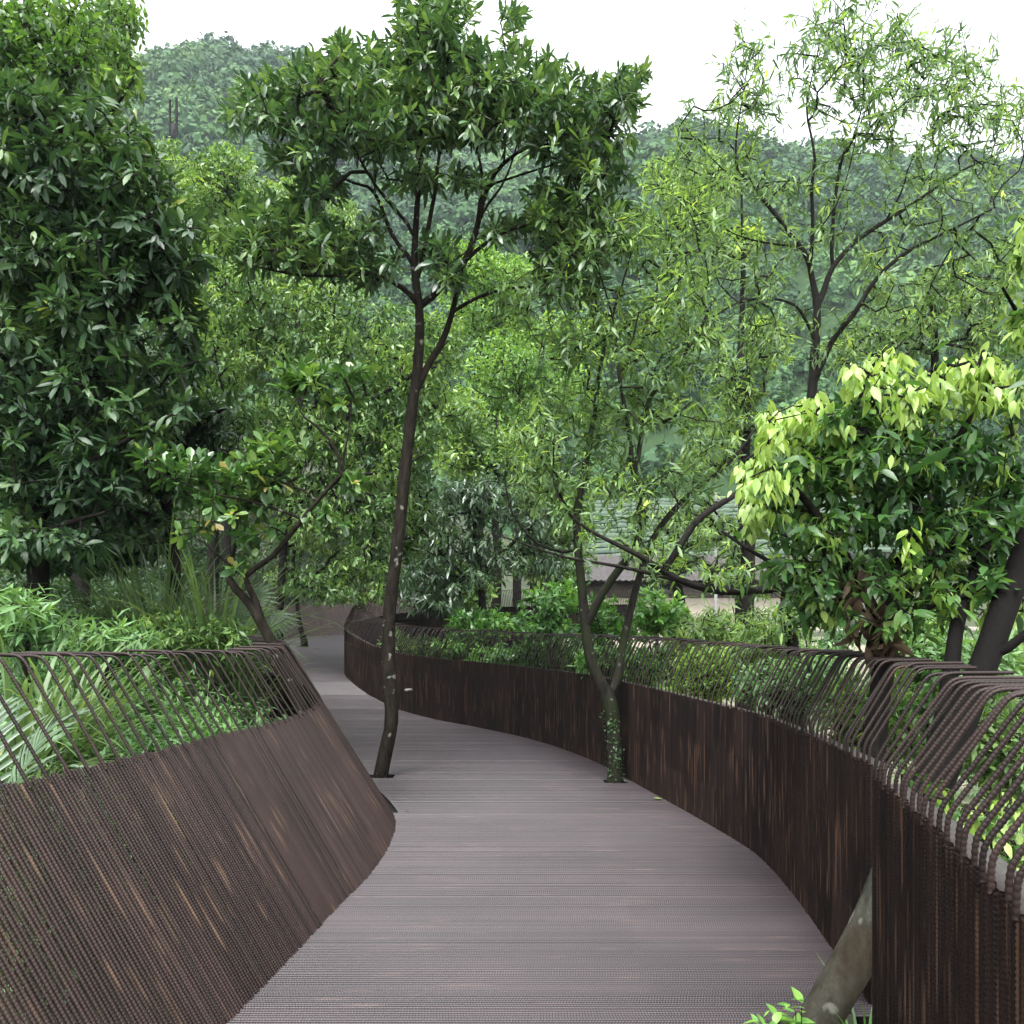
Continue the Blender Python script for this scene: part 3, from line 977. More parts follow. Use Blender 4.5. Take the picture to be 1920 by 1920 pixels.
M["roof_tile"] = plain_mat("roof_tile", (0.05, 0.043, 0.043), (0.095, 0.082, 0.08), 3.0, 0.75)
M["plaster"] = plain_mat("beige_plaster", (0.25, 0.22, 0.17), (0.38, 0.345, 0.28), 1.2, 0.9)
M["dark_band"] = plain_mat("dark_upper_wall", (0.05, 0.042, 0.038), (0.10, 0.085, 0.075), 5, 0.8)
M["glass"] = plain_mat("window_glass", (0.02, 0.022, 0.024), (0.04, 0.045, 0.05), 2, 0.12, 0.8)
M["pole"] = plain_mat("grey_pole", (0.16, 0.16, 0.155), (0.24, 0.24, 0.235), 3, 0.7)
M["pole_dark"] = plain_mat("dark_pole", (0.012, 0.012, 0.013), (0.03, 0.03, 0.032), 3, 0.8, 0.05)

hb = empty("farmhouse", (12, 47, 2.6), "long low farmhouse with grey pink tiled roof and beige walls below the terraces", "house")
V, Q = boxes([(2.0, 17.5, 47.0, 53.0, 1.0, 4.55)])
make("wall", V, Q, M["plaster"], hb, smooth=False)
V, Q = boxes([(1.95, 17.55, 46.94, 53.06, 4.55, 5.45)])
make("upper_wall", V, Q, M["dark_band"], hb, smooth=False)  # darker band along the top of the wall
V, Q = roof_mesh(1.2, 18.3, 46.0, 45.9, 5.45, 50.0, 7.35, 48)
rf = make("roof", V, Q, M["roof_tile"], hb)
V, Q = tube(np.array([(1.1, 50, 7.40), (12, 50, 7.40), (18.4, 50, 7.40)]), [0.13] * 3, 8)
make("ridge", V, Q, M["roof_tile"], rf)
for wx in (8.2, 11.2, 14.2):
    V, Q = boxes([(wx, wx + 1.2, 46.90, 46.99, 4.62, 5.32)])
    w = make("window", V, Q, M["glass"], hb, smooth=False)
    V, Q = boxes([(wx - 0.08, wx - 0.002, 46.86, 46.93, 4.57, 5.37), (wx + 1.202, wx + 1.28, 46.86, 46.93, 4.57, 5.37), (wx + 0.57, wx + 0.63, 46.86, 46.895, 4.62, 5.32)])
    make("frame", V, Q, M["pole"], w, smooth=False)

for (px, py, Yh, wd, lab) in ((1312, 800, 118, 4.6, "small distant house with pale pink roof at the foot of the wooded hill"), (1337, 712, 150, 3.6, "tiny house with reddish roof high on the wooded hill")):
    c = at(px, py, Yh)
    fl = float(hill_h(np.array([c[0]]), np.array([Yh]))[0])
    h2 = empty("house", (c[0], Yh, c[2] - 5), lab, "house")
    V, Q = boxes([(c[0] - wd / 2, c[0] + wd / 2, Yh, Yh + 4, min(fl, c[2] - 4) - 2, c[2] - 0.1)])
    make("wall", V, Q, M["plaster"], h2, smooth=False)
    V, Q = roof_mesh(c[0] - wd / 2 - 0.4, c[0] + wd / 2 + 0.4, Yh, Yh - 0.5, c[2] - 0.1, Yh + 2, c[2] + 1.0, 10)
    make("roof", V, Q, plain_mat("pink_roof", (0.34, 0.22, 0.22), (0.50, 0.34, 0.34), 2), h2)
    V, Q = boxes([(c[0] - 0.5, c[0] + 0.5, Yh - 0.05, Yh - 0.005, c[2] - 1.8, c[2] - 0.7)])
    make("window", V, Q, M["glass"], h2, smooth=False)

# slim utility pole by the terraces, twin dark mast above the trees
c0, c1 = at(1342, 1110, 40), at(1342, 925, 40)
pl = empty("utility_pole", (c0[0], 40, c0[2] - 1), "slim grey pole standing before the terraced field", "pole")
V, Q = tube(np.array([c0 - [0, 0, 2.2], (c0 + c1) / 2, c1]), [0.085, 0.08, 0.07], 10)
make("post", V, Q, M["pole"], pl)
V, Q = boxes([(c1[0] - 0.45, c1[0] + 0.45, 39.86, 39.93, c1[2] - 0.5, c1[2] - 0.40)])
make("cross_arm", V, Q, M["pole_dark"], pl, smooth=False)
ms = empty("mast", at(326, 265, 48) - np.array([0, 0, 8]), "twin dark posts with a block between, above the rounded trees before the hill", "mast")
for px, top in ((318.5, 187), (331, 184)):
    a, b = at(px, 300, 48), at(px, top, 48)
    V, Q = tube(np.array([a - [0, 0, 8], (a + b) / 2, b]), [0.075] * 3, 8)
    make("post", V, Q, M["pole_dark"], ms)
a, b = at(321, 275, 48), at(329, 233, 48)
V, Q = boxes([(a[0], b[0], 47.93, 48.07, a[2], b[2])])
make("block", V, Q, M["pole_dark"], ms, smooth=False)

# small round lamp on the dark wall behind the tall trunk
lp = at(763, 1294, 14.35)
la = empty("wall_lamp", lp, "small pale round lamp on the dark wall right of the tall trunk", "lamp")
th = np.linspace(0, 2 * np.pi, 17)[:-1]
nv = norm(np.array([[-0.55, -0.83, 0.0]]))[0]
tv = np.array([nv[1], -nv[0], 0])
rings = []
for rr, oo in ((0.05, -0.10), (0.05, 0.012), (0.042, 0.024), (0.02, 0.03), (0.002, 0.031)):
    rings.append(lp + nv * oo + rr * (np.cos(th)[:, None] * tv + np.sin(th)[:, None] * np.array([0, 0, 0.55])))
V = np.vstack(rings)
i = np.arange(4)[:, None] * 16
j = np.arange(16)[None, :]
Q = np.stack([i + j, i + (j + 1) % 16, i + 16 + (j + 1) % 16, i + 16 + j], axis=-1).reshape(-1, 4)
make("lens", V, Q, plain_mat("lamp_lens", (0.14, 0.135, 0.125), (0.20, 0.195, 0.18), 5, 0.4), la)

# ------------------------------------------------------------------ the trees one can tell apart
# 1. tall tree standing in the deck
lf_c = dict(n=12, L=0.155, asp=0.27, shape="rosette", ang=(22, 88), span=0.13, droop=0.12, wob=0.3, curl=0.22, tone=0.42, young=0.015, jit=0.012)
main_c = [
    [(711, 1470, 0.0880), (716, 1440, 0.0827), (724, 1405, 0.0810), (732, 1370, 0.0792), (734, 1330, 0.0774), (730, 1270, 0.0766), (728, 1210, 0.0757), (731, 1140, 0.0739), (742, 1050, 0.0722), (752, 960, 0.0695), (763, 850, 0.0669),
     (772, 770, 0.0642), (783, 690, 0.0581), (787, 610, 0.0528), (786, 575, 0.0493), (777, 500, 0.0422), (780, 420, 0.0352), (786, 330, 0.0282), (789, 240, 0.0211), (792, 150, 0.0141, 9.0), (800, 70, 0.0088, 8.9)],
    [(784, 530, 0.0308), (795, 470, 0.0282, 9.0), (808, 400, 0.0246, 8.9), (817, 350, 0.0211, 8.8), (823, 295, 0.0158, 8.7), (845, 225, 0.0106, 8.6), (850, 160, 0.0062, 8.5)],
    [(788, 580, 0.0422), (830, 535, 0.0396, 9.15), (870, 492, 0.0370, 9.2), (893, 432, 0.0334, 9.25), (906, 375, 0.0299, 9.3), (928, 325, 0.0246, 9.4), (965, 290, 0.0194, 9.5), (1015, 262, 0.0141, 9.6), (1080, 215, 0.0079, 9.7)],
    [(874, 485, 0.0229, 9.2), (930, 443, 0.0202, 9.0), (985, 422, 0.0167, 8.8), (1045, 415, 0.0106, 8.6), (1100, 370, 0.0062, 8.5)],
    [(784, 566, 0.0299), (750, 537, 0.0273, 8.95), (700, 513, 0.0238, 8.8), (640, 517, 0.0194, 8.6), (560, 515, 0.0141, 8.4), (480, 500, 0.0088, 8.2)],
    [(779, 497, 0.0264), (735, 440, 0.0238, 9.2), (712, 380, 0.0211, 9.3), (690, 350, 0.0176, 9.4), (655, 340, 0.0141, 9.5), (590, 290, 0.0106, 9.6), (520, 235, 0.0070, 9.7)],
    [(781, 440, 0.0211), (745, 397, 0.0194, 8.9), (702, 345, 0.0158, 8.7), (660, 270, 0.0114, 8.5), (620, 190, 0.0070, 8.4)],
    [(781, 735, 0.0422), (800, 690, 0.0405, 9.15), (829, 640, 0.0378, 9.3), (848, 585, 0.0334, 9.4), (861, 532, 0.0290, 9.45), (871, 495, 0.0246, 9.5), (905, 400, 0.0176, 9.7), (950, 330, 0.0123, 9.9), (990, 200, 0.0070, 10.1)],
    [(848, 585, 0.0229, 9.4), (900, 556, 0.0194, 9.5), (960, 540, 0.0150, 9.6), (1030, 535, 0.0088, 9.7), (1080, 500, 0.0053, 9.8)],
    [(895, 425, 0.0194, 9.25), (900, 370, 0.0176, 9.0), (905, 330, 0.0158, 8.9), (890, 250, 0.0106, 8.7), (900, 160, 0.0062, 8.6)],
    [(908, 350, 0.0158, 9.3), (985, 325, 0.0123, 9.0), (1060, 300, 0.0097, 8.9), (1140, 260, 0.0062, 8.8)],
]
blob_c = [(795, 55, 80, 60, 34), (655, 150, 110, 65, 44), (560, 150, 70, 45, 20), (860, 130, 120, 80, 60), (960, 150, 110, 70, 52), (1050, 190, 110, 70, 56), (1150, 190, 60, 50, 26),
          (1120, 290, 80, 70, 40), (1060, 250, 80, 60, 26), (500, 190, 80, 55, 34), (460, 215, 50, 40, 16), (590, 250, 90, 60, 40), (700, 230, 90, 60, 40), (800, 200, 90, 70, 40),
          (540, 300, 60, 30, 12), (600, 350, 60, 35, 16), (520, 410, 100, 45, 36), (440, 440, 60, 35, 18), (600, 450, 80, 40, 26), (700, 430, 40, 30, 8), (820, 470, 45, 40, 14), (1060, 380, 90, 55, 30),
          (1180, 150, 40, 35, 10), (960, 30, 30, 20, 5), (830, 10, 80, 40, 16), (760, 340, 60, 40, 9), (860, 330, 60, 30, 8), (720, 120, 60, 60, 16), (900, 230, 110, 50, 34), (960, 220, 60, 60, 18), (740, 270, 90, 40, 14), (870, 190, 90, 50, 24), (700, 500, 60, 40, 16), (840, 505, 45, 45, 12), (560, 475, 90, 40, 26), (480, 470, 60, 40, 18), (640, 490, 60, 30, 14), (1090, 480, 80, 55, 26), (1150, 420, 55, 55, 20), (1050, 535, 60, 30, 12), (930, 430, 50, 30, 8), (1070, 480, 80, 50, 20), (1010, 410, 70, 40, 14), (650, 90, 40, 30, 8)]
tree("deck_tree", "tall slender tree with white spotted trunk growing out of the walkway, wide dark glossy crown", "tree", main_c, blob_c, 9.1, 1.35, lf_c, M["bark_spot"], LM["centre"], "trees growing through the walkway", mult=2.3, tip_r=0.0036)

# 2. forked tree beside the dark wall
lf_w = dict(n=11, L=0.13, asp=0.21, shape="lance", ang=(25, 80), span=0.30, droop=0.35, wob=0.5, curl=0.25, tone=0.45, young=0.05, jit=0.02)
main_b = [
    [(1153, 1472, .088), (1153, 1400, .085), (1149, 1345, .085), (1138, 1300, .082), (1120, 1268, .062), (1106, 1228, .058), (1098, 1172, .056), (1091, 1100, .050), (1084, 1030, .047), (1082, 960, .044), (1092, 900, .040),
     (1104, 840, .036), (1114, 780, .030), (1124, 700, .024), (1140, 620, .018), (1165, 540, .012), (1185, 470, .008)],
    [(1142, 1310, .058), (1158, 1272, .050, 8.85), (1165, 1225, .046, 8.9), (1180, 1155, .043, 8.95), (1198, 1085, .040, 9.0), (1225, 1010, .037, 9.2), (1260, 960, .034, 9.3), (1310, 912, .028, 9.4), (1365, 870, .020, 9.5), (1420, 800, .010, 9.6)],
    [(1097, 1178, .050), (1130, 1112, .046, 8.7), (1165, 1062, .044, 8.65), (1195, 1018, .042, 8.6), (1205, 965, .038, 8.55), (1195, 915, .034, 8.5), (1184, 862, .030, 8.5), (1178, 800, .024, 8.5), (1160, 700, .018, 8.5), (1150, 600, .012, 8.5), (1120, 500, .007, 8.4)],
    [(1192, 890, .028, 8.5), (1203, 815, .026, 8.6), (1217, 750, .023, 8.7), (1250, 705, .019, 8.8), (1290, 655, .014, 8.9), (1340, 560, .008, 9.0)],
    [(1165, 700, .016, 8.5), (1200, 640, .014, 8.6), (1225, 560, .012, 8.7), (1260, 480, .008, 8.8)],
    [(1082, 985, .022), (1050, 930, .018, 8.7), (1035, 890, .015, 8.6), (1010, 850, .010, 8.5), (985, 800, .006, 8.4)],
    [(1085, 1040, .020), (1010, 1020, .016, 8.7), (960, 960, .012, 8.6), (945, 890, .008, 8.5)],
]
blob_b = [(1130, 620, 90, 80, 36), (1240, 560, 90, 80, 36), (1060, 520, 90, 60, 24), (1200, 440, 80, 60, 28), (1320, 620, 80, 80, 30), (1120, 430, 80, 50, 22), (1010, 790, 60, 60, 26), (990, 850, 50, 50, 18),
          (1100, 880, 90, 70, 34), (1180, 930, 80, 80, 30), (1290, 890, 80, 70, 26), (1240, 740, 90, 90, 40), (1140, 760, 90, 80, 34), (1330, 800, 60, 60, 16), (1300, 500, 70, 70, 22), (960, 570, 50, 50, 14), (1190, 1010, 50, 40, 14),
          (1330, 380, 70, 70, 20), (1050, 640, 60, 60, 16), (1240, 660, 80, 60, 24), (1000, 920, 50, 40, 10)]
tree("deck_tree", "forked tree with mossy trunk in the deck beside the long dark wall, light narrow leaves", "tree", main_b, blob_b, 8.8, 1.2, lf_w, M["bark_moss"], LM["willow"], "trees growing through the walkway", mult=2.05, tip_r=0.0028)
# small creeper on its trunk
k = 170
zc = rng.uniform(0, 1, k)
px_, py_ = np.interp(zc, [0, 0.5, 1], [1153, 1151, 1143]), 1462 - 130 * zc
base = np.array([at(a, b, 8.8) for a, b in zip(px_, py_)])
ph = rng.normal(-1.4, 0.9, k)
dirn = np.stack([np.cos(ph), np.sin(ph), np.zeros(k)], axis=1)
P = base + dirn * (0.086 + rng.random((k, 1)) * 0.015)
Vl, Ql, pv = leaf_geo(P, norm(rng.normal(0, 1, (k, 3)) + np.array([0, 0, 0.3])), dirn, rng.uniform(0.018, 0.04, k), rng.uniform(0.014, 0.028, k), "ovate", 0.1, 0.2, False)
cr = make("ivy", Vl, Ql, LM["dark"], tone=np.repeat(rng.uniform(0.3, 0.8, k), pv))
tag(cr, "small leaved creeper clinging to the foot of the forked trunk", "climbing plant")

# 3. airy tall tree at the right
lf_a = dict(n=10, L=0.15, asp=0.19, shape="lance", ang=(20, 80), span=0.34, droop=0.4, wob=0.6, curl=0.3, tone=0.4, young=0.02, jit=0.02)
main_a = [
    [(1470, 1420, 0.0902), (1490, 1200, 0.0820), (1510, 950, 0.0738), (1519, 790, 0.0672), (1525, 700, 0.0640), (1530, 625, 0.0590), (1532, 575, 0.0492), (1522, 520, 0.0377), (1512, 480, 0.0344), (1480, 435, 0.0312), (1440, 385, 0.0271), (1412, 348, 0.0230), (1384, 322, 0.0189),
     (1380, 265, 0.0139), (1390, 195, 0.0098), (1402, 120, 0.0057)],
    [(1532, 580, 0.0426), (1547, 538, 0.0394, 11.1), (1562, 500, 0.0369, 11.2), (1605, 452, 0.0328, 11.4), (1660, 415, 0.0287, 11.6), (1725, 373, 0.0230, 11.8), (1800, 322, 0.0164, 12.0), (1885, 283, 0.0098, 12.2)],
    [(1518, 510, 0.0279), (1524, 430, 0.0254, 10.9), (1522, 350, 0.0221, 10.8), (1528, 300, 0.0189, 10.7), (1520, 250, 0.0148, 10.7), (1512, 200, 0.0107, 10.7), (1530, 110, 0.0066, 10.6)],
    [(1559, 503, 0.0279, 11.2), (1561, 430, 0.0246, 11.2), (1572, 330, 0.0205, 11.2), (1592, 270, 0.0164, 11.2), (1645, 228, 0.0131, 11.3), (1700, 190, 0.0098, 11.3), (1755, 118, 0.0057, 11.4)],
    [(1524, 725, 0.0410), (1560, 640, 0.0369, 10.8), (1600, 590, 0.0336, 10.6), (1645, 520, 0.0287, 10.5), (1705, 470, 0.0230, 10.4), (1785, 430, 0.0164, 10.3), (1865, 390, 0.0098, 10.2)],
    [(1530, 640, 0.0213), (1490, 572, 0.0180, 10.8), (1420, 560, 0.0156, 10.7), (1365, 577, 0.0115, 10.6), (1290, 630, 0.0066, 10.5)],
    [(1500, 462, 0.0164), (1440, 456, 0.0131, 11.2), (1380, 440, 0.0090, 11.4), (1330, 410, 0.0057, 11.5)],
    [(1660, 415, 0.0148, 11.6), (1690, 360, 0.0123, 11.5), (1710, 300, 0.0098, 11.4), (1760, 230, 0.0066, 11.3)],
    [(1412, 348, 0.0115), (1370, 330, 0.0098, 11.0), (1310, 270, 0.0074, 11.0), (1270, 215, 0.0049, 11.0)],
    [(1560, 330, 0.0131, 11.2), (1600, 260, 0.0107, 11.0), (1620, 160, 0.0074, 10.9), (1600, 70, 0.0049, 10.9)],
]
blob_a = [(1410, 120, 98, 110, 40), (1390, 220, 85, 73, 24), (1310, 250, 73, 73, 18), (1560, 60, 85, 73, 32), (1640, 60, 122, 85, 44), (1700, 130, 146, 110, 64), (1790, 130, 98, 85, 40), (1810, 220, 110, 73, 36), (1890, 210, 73, 85, 30),
          (1600, 180, 98, 98, 30), (1670, 260, 122, 73, 30), (1370, 330, 85, 73, 20), (1330, 400, 73, 73, 18), (1450, 330, 73, 61, 10), (1480, 400, 85, 73, 18), (1560, 380, 85, 110, 18), (1730, 330, 110, 73, 20),
          (1420, 520, 110, 73, 22), (1340, 590, 85, 73, 18), (1740, 420, 110, 61, 18), (1850, 330, 85, 85, 22), (1820, 470, 98, 73, 20), (1640, 560, 98, 73, 20), (1880, 560, 61, 85, 14), (1290, 330, 61, 49, 10), (1460, 620, 73, 61, 14), (1720, 560, 98, 73, 20), (1560, 640, 73, 73, 12),
          (1600, 460, 73, 49, 8), (1520, 160, 61, 61, 12)]
tree("tall_tree", "tall airy tree with dark spreading limbs and thin leaves against the white sky", "tree", main_a, blob_a, 11.0, 1.5, lf_a, M["bark_dark"], LM["willow"], "trees beyond the dark wall", mult=1.7, tip_r=0.003, max_r=0.022)

# 4. lime green tree at the right edge
lf_l = dict(n=11, L=0.100, asp=0.34, shape="ovate", ang=(25, 85), span=0.20, droop=0.45, wob=0.4, curl=0.22, tone=0.42, jit=0.015)
main_l = [
    [(1628, 1760, .075), (1632, 1620, .070), (1637, 1420, .066), (1650, 1300, .062), (1664, 1200, .060), (1680, 1110, .050), (1705, 1010, .040), (1720, 900, .030), (1715, 800, .020), (1700, 720, .010)],
    [(1664, 1195, .034), (1610, 1090, .030, 4.5), (1550, 990, .024, 4.4), (1480, 905, .016, 4.3), (1425, 870, .008, 4.2)],
    [(1675, 1130, .034), (1760, 1050, .030, 4.7), (1840, 985, .024, 4.8), (1915, 930, .016, 4.9), (1990, 880, .010, 5.0)],
    [(1700, 1020, .024), (1640, 910, .020, 4.5), (1600, 800, .014, 4.4), (1630, 700, .007, 4.3)],
    [(1715, 950, .024), (1790, 830, .020, 4.5), (1850, 740, .014, 4.4), (1860, 680, .008, 4.3)],
    [(1668, 1180, .020), (1740, 1140, .016, 4.3), (1830, 1110, .010, 4.2)],
    [(1660, 1215, .022), (1580, 1110, .018, 4.7), (1480, 1070, .014, 4.8), (1420, 1040, .012, 4.9), (1352, 995, .009, 5.0)],
]
blob_l = [(1640, 735, 55, 50, 22), (1600, 690, 30, 30, 8), (1660, 670, 35, 30, 9), (1740, 735, 60, 55, 24), (1800, 700, 40, 40, 12), (1850, 690, 45, 45, 16), (1900, 740, 50, 60, 20), (1570, 780, 50, 50, 18), (1500, 770, 45, 40, 14), (1445, 800, 35, 45, 14),
          (1410, 890, 30, 40, 11), (1460, 880, 50, 50, 18), (1550, 870, 60, 60, 24), (1640, 850, 70, 70, 28), (1750, 840, 70, 70, 28), (1860, 850, 60, 70, 24), (1430, 960, 40, 40, 12), (1500, 980, 50, 45, 16), (1590, 970, 60, 60, 22), (1690, 960, 70, 70, 28), (1800, 960, 70, 70, 28),
          (1890, 980, 50, 70, 20), (1460, 1060, 35, 30, 7), (1540, 1070, 55, 45, 16), (1640, 1070, 60, 50, 18), (1740, 1070, 60, 50, 18), (1840, 1070, 60, 50, 18), (1910, 1090, 40, 40, 8), (1510, 1130, 40, 40, 9), (1580, 1150, 35, 30, 7), (1700, 1150, 50, 40, 10), (1800, 1140, 50, 35, 9)]


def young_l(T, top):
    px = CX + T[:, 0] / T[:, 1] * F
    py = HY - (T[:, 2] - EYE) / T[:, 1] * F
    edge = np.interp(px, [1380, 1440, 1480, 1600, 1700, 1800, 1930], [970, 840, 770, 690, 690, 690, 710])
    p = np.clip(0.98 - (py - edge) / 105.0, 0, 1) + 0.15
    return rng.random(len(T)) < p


kd = 46                                                        # a bunch of withered leaves caught on the stem
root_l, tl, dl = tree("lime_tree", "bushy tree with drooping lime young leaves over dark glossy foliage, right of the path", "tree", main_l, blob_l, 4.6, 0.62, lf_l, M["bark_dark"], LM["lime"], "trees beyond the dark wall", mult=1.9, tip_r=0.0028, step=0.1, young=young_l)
P = np.array([at(rng.normal(1600, 22), rng.uniform(1060, 1190), 4.5 + rng.normal(0, 0.07)) for _ in range(kd)] + [at(rng.normal(1655, 22), rng.uniform(1130, 1215), 4.5 + rng.normal(0, 0.06)) for _ in range(kd)])
Dd = norm(np.array([0, 0, -1.0]) + rng.normal(0, 0.35, (2 * kd, 3)))
Vl, Ql, pv = leaf_geo(P, Dd, norm(rng.normal(0, 1, (2 * kd, 3))), rng.uniform(0.10, 0.17, 2 * kd), rng.uniform(0.03, 0.06, 2 * kd), "ovate", 0.4, 0.6)
make("withered_leaves", Vl, Ql, LM["dead"], root_l, tone=np.repeat(rng.uniform(0, 1, 2 * kd), pv))

# 5. big grey leaning trunk rising through the gap in the fence
main_g = [
    [(1497, 1990, .105, 3.40), (1520, 1945, .090, 3.42), (1541, 1905, .082, 3.43), (1590, 1820, .086, 3.43), (1640, 1732, .092, 3.42), (1704, 1580, .094, 3.44), (1768, 1420, .085, 3.60), (1840, 1258, .064, 3.85), (1882, 1140, .066, 4.1), (1925, 1020, .060, 4.4), (1985, 840, .052, 4.7), (2040, 650, .042, 5.0), (2030, 480, .025, 5.0)],
    [(1762, 1430, .045, 3.60), (1768, 1350, .040, 3.75), (1784, 1250, .037, 3.95), (1800, 1150, .034, 4.2), (1850, 1020, .026, 4.5), (1900, 880, .018, 4.8)],
    [(1850, 1240, .026, 3.88), (1890, 1215, .023, 3.86), (1940, 1175, .019, 3.85), (2000, 1140, .013, 3.8)],
    [(2020, 760, .026, 4.8), (1960, 660, .020, 4.6), (1910, 590, .012, 4.5), (1880, 540, .007, 4.4)],
]
blob_g = [(1905, 600, 30, 45, 14), (1930, 450, 40, 60, 16), (1960, 700, 45, 60, 16), (1995, 560, 55, 90, 30), (1900, 1160, 40, 30, 6), (2010, 900, 60, 100, 30), (2000, 400, 60, 60, 20)]
lf_g = dict(lf_l); lf_g["n"] = 11
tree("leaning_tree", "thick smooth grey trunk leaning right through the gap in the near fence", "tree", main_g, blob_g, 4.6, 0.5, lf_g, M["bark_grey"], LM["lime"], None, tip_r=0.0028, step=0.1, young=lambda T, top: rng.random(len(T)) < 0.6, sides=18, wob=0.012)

# 6. small crooked tree growing through the near fence
lf_o = dict(n=9, L=0.115, asp=0.44, shape="obov", ang=(20, 78), span=0.11, droop=-0.05, wob=0.35, curl=0.15, tone=0.5, young=0.07, jit=0.01, fold=0.3)
main_o = [
    [(572, 1370, .055), (556, 1310, .052), (541, 1275, .050), (523, 1233, .048), (500, 1187, .046), (468, 1133, .040), (445, 1107, .034), (426, 1078, .029), (430, 1052, .020), (445, 1010, .014), (440, 960, .009), (420, 900, .006)],
    [(495, 1178, .034), (480, 1130, .030, 7.0), (466, 1100, .028, 6.95), (460, 1082, .026, 6.95), (480, 1064, .025, 6.95), (512, 1042, .024, 6.9), (541, 1006, .022, 6.9), (567, 973, .021, 6.85), (594, 940, .019, 6.85), (626, 905, .017, 6.85), (641, 890, .016, 6.8), (636, 862, .014, 6.8),
     (620, 827, .013, 6.8), (588, 795, .011, 6.8), (562, 770, .008, 6.8), (580, 720, .006, 6.8)],
    [(567, 973, .014, 6.85), (520, 955, .012, 6.8), (470, 940, .010, 6.75), (400, 925, .008, 6.7), (330, 900, .006, 6.7), (270, 870, .004, 6.7)],
    [(460, 1082, .014, 6.95), (420, 1050, .012, 6.9), (385, 1020, .009, 6.8), (360, 1000, .006, 6.8)],
    [(640, 880, .010, 6.8), (655, 800, .008, 6.8), (660, 740, .005, 6.8)],
    [(594, 940, .010, 6.85), (570, 920, .009, 6.8), (520, 900, .007, 6.8), (470, 880, .005, 6.7)],
]
blob_o = [(330, 880, 75, 35, 18), (290, 860, 40, 25, 8), (420, 880, 80, 40, 20), (470, 910, 70, 40, 18), (400, 940, 80, 35, 16), (520, 880, 60, 40, 14), (590, 700, 80, 25, 14), (660, 700, 40, 22, 8), (560, 720, 50, 25, 8), (640, 760, 40, 30, 7), (500, 840, 50, 25, 9), (560, 830, 40, 25, 6),
          (380, 1000, 50, 25, 6), (620, 980, 40, 30, 5), (470, 1000, 60, 30, 8), (460, 960, 60, 30, 10), (660, 910, 30, 30, 5), (460, 1060, 30, 20, 3)]
tree("small_tree", "small crooked tree with round shiny leaves leaning left through the brown fence", "tree", main_o, blob_o, 7.0, 0.5, lf_o, M["bark_spot"], LM["obov"], None, mult=1.7, tip_r=0.0035, step=0.1)

# 7-8. slim dark trunk on the far deck; broad bright tree overhanging the bend
lf_m = dict(vary=1.5, n=15, L=0.16, asp=0.34, shape="ovate", ang=(35, 95), span=0.45, droop=0.75, wob=0.5, curl=0.2, tone=0.45, hi=False, jit=0.05)
main_d = [[(570, 1200, .11, 24.15), (566, 1188, .075, 24.15), (560, 1160, .065, 24.15), (556, 1120, .060, 24.15), (549, 1070, .055, 24.1), (556, 1000, .045, 24.0), (570, 930, .03, 24), (590, 850, .015, 24)]]
tree("deck_tree", "thin black trunk standing in the deck at the far bend", "tree", main_d, [(560, 1000, 90, 60, 40), (600, 900, 80, 70, 40), (540, 1085, 70, 25, 18)], 24.1, 1.2, lf_m, M["bark_dark"], LM["mid"], "trees growing through the walkway", tip_r=0.006, step=0.3)
main_h = [[(523, 1215, .11), (523, 1160, .10), (527, 1100, .095), (535, 1000, .09), (560, 880, .08), (590, 760, .07), (620, 640, .05), (630, 540, .02)],
          [(545, 950, .05), (470, 850, .045, 19), (420, 740, .03, 18.5), (400, 640, .015, 18)], [(570, 850, .06), (680, 760, .05, 18.5), (780, 700, .035, 18), (840, 640, .015, 17.6)], [(545, 950, .05), (640, 900, .045, 18.8), (740, 880, .03, 18), (800, 850, .015, 17.5)],
          [(600, 730, .04), (520, 640, .03, 19), (470, 560, .015, 18.5)]]
blob_h = [(560, 530, 150, 60, 90), (450, 640, 120, 90, 100), (620, 640, 130, 100, 120), (760, 680, 90, 120, 100), (700, 820, 120, 110, 120), (560, 820, 130, 110, 120), (640, 960, 130, 90, 100), (800, 780, 60, 90, 50), (400, 560, 70, 60, 36), (370, 720, 70, 80, 40),
          (690, 1060, 70, 40, 30), (600, 1085, 70, 30, 30), (450, 780, 90, 90, 60), (730, 950, 50, 80, 36), (830, 640, 50, 60, 24), (640, 1110, 60, 12, 10), (720, 1110, 40, 20, 12), (480, 900, 80, 60, 40)]
tree("broad_tree", "broad bright green tree with drooping leaf sprays overhanging the far bend", "tree", main_h, blob_h, 19.5, 1.9, lf_m, M["bark_dark"], LM["mid"], None, mult=3.2, tip_r=0.0055, step=0.35)

# 9. dark large-leaved trees at the left edge
lf_d = dict(n=11, L=0.185, asp=0.28, shape="rosette", ang=(30, 95), span=0.10, droop=0.25, wob=0.35, curl=0.22, tone=0.45, jit=0.015, young=0.012)
main_i = [[(70, 1180, .12), (75, 1000, .11), (85, 820, .10), (110, 640, .085), (150, 500, .06), (190, 380, .04), (230, 290, .02)],
          [(80, 900, .06), (30, 760, .05, 8.6), (-10, 600, .04, 8.4), (20, 420, .02, 8.3)], [(95, 740, .06), (180, 640, .05, 8.7), (250, 560, .03, 8.5), (290, 480, .015, 8.4)], [(110, 640, .05), (80, 480, .04, 9.2), (90, 330, .02, 9.3)],
          [(78, 960, .05), (150, 880, .04, 8.4), (230, 830, .025, 8.2), (300, 790, .012, 8.1)], [(76, 1000, .04), (130, 980, .03, 8.3), (200, 960, .015, 8.1)], [(150, 500, .04), (90, 380, .02, 8.6), (60, 270, .012, 8.4)]]
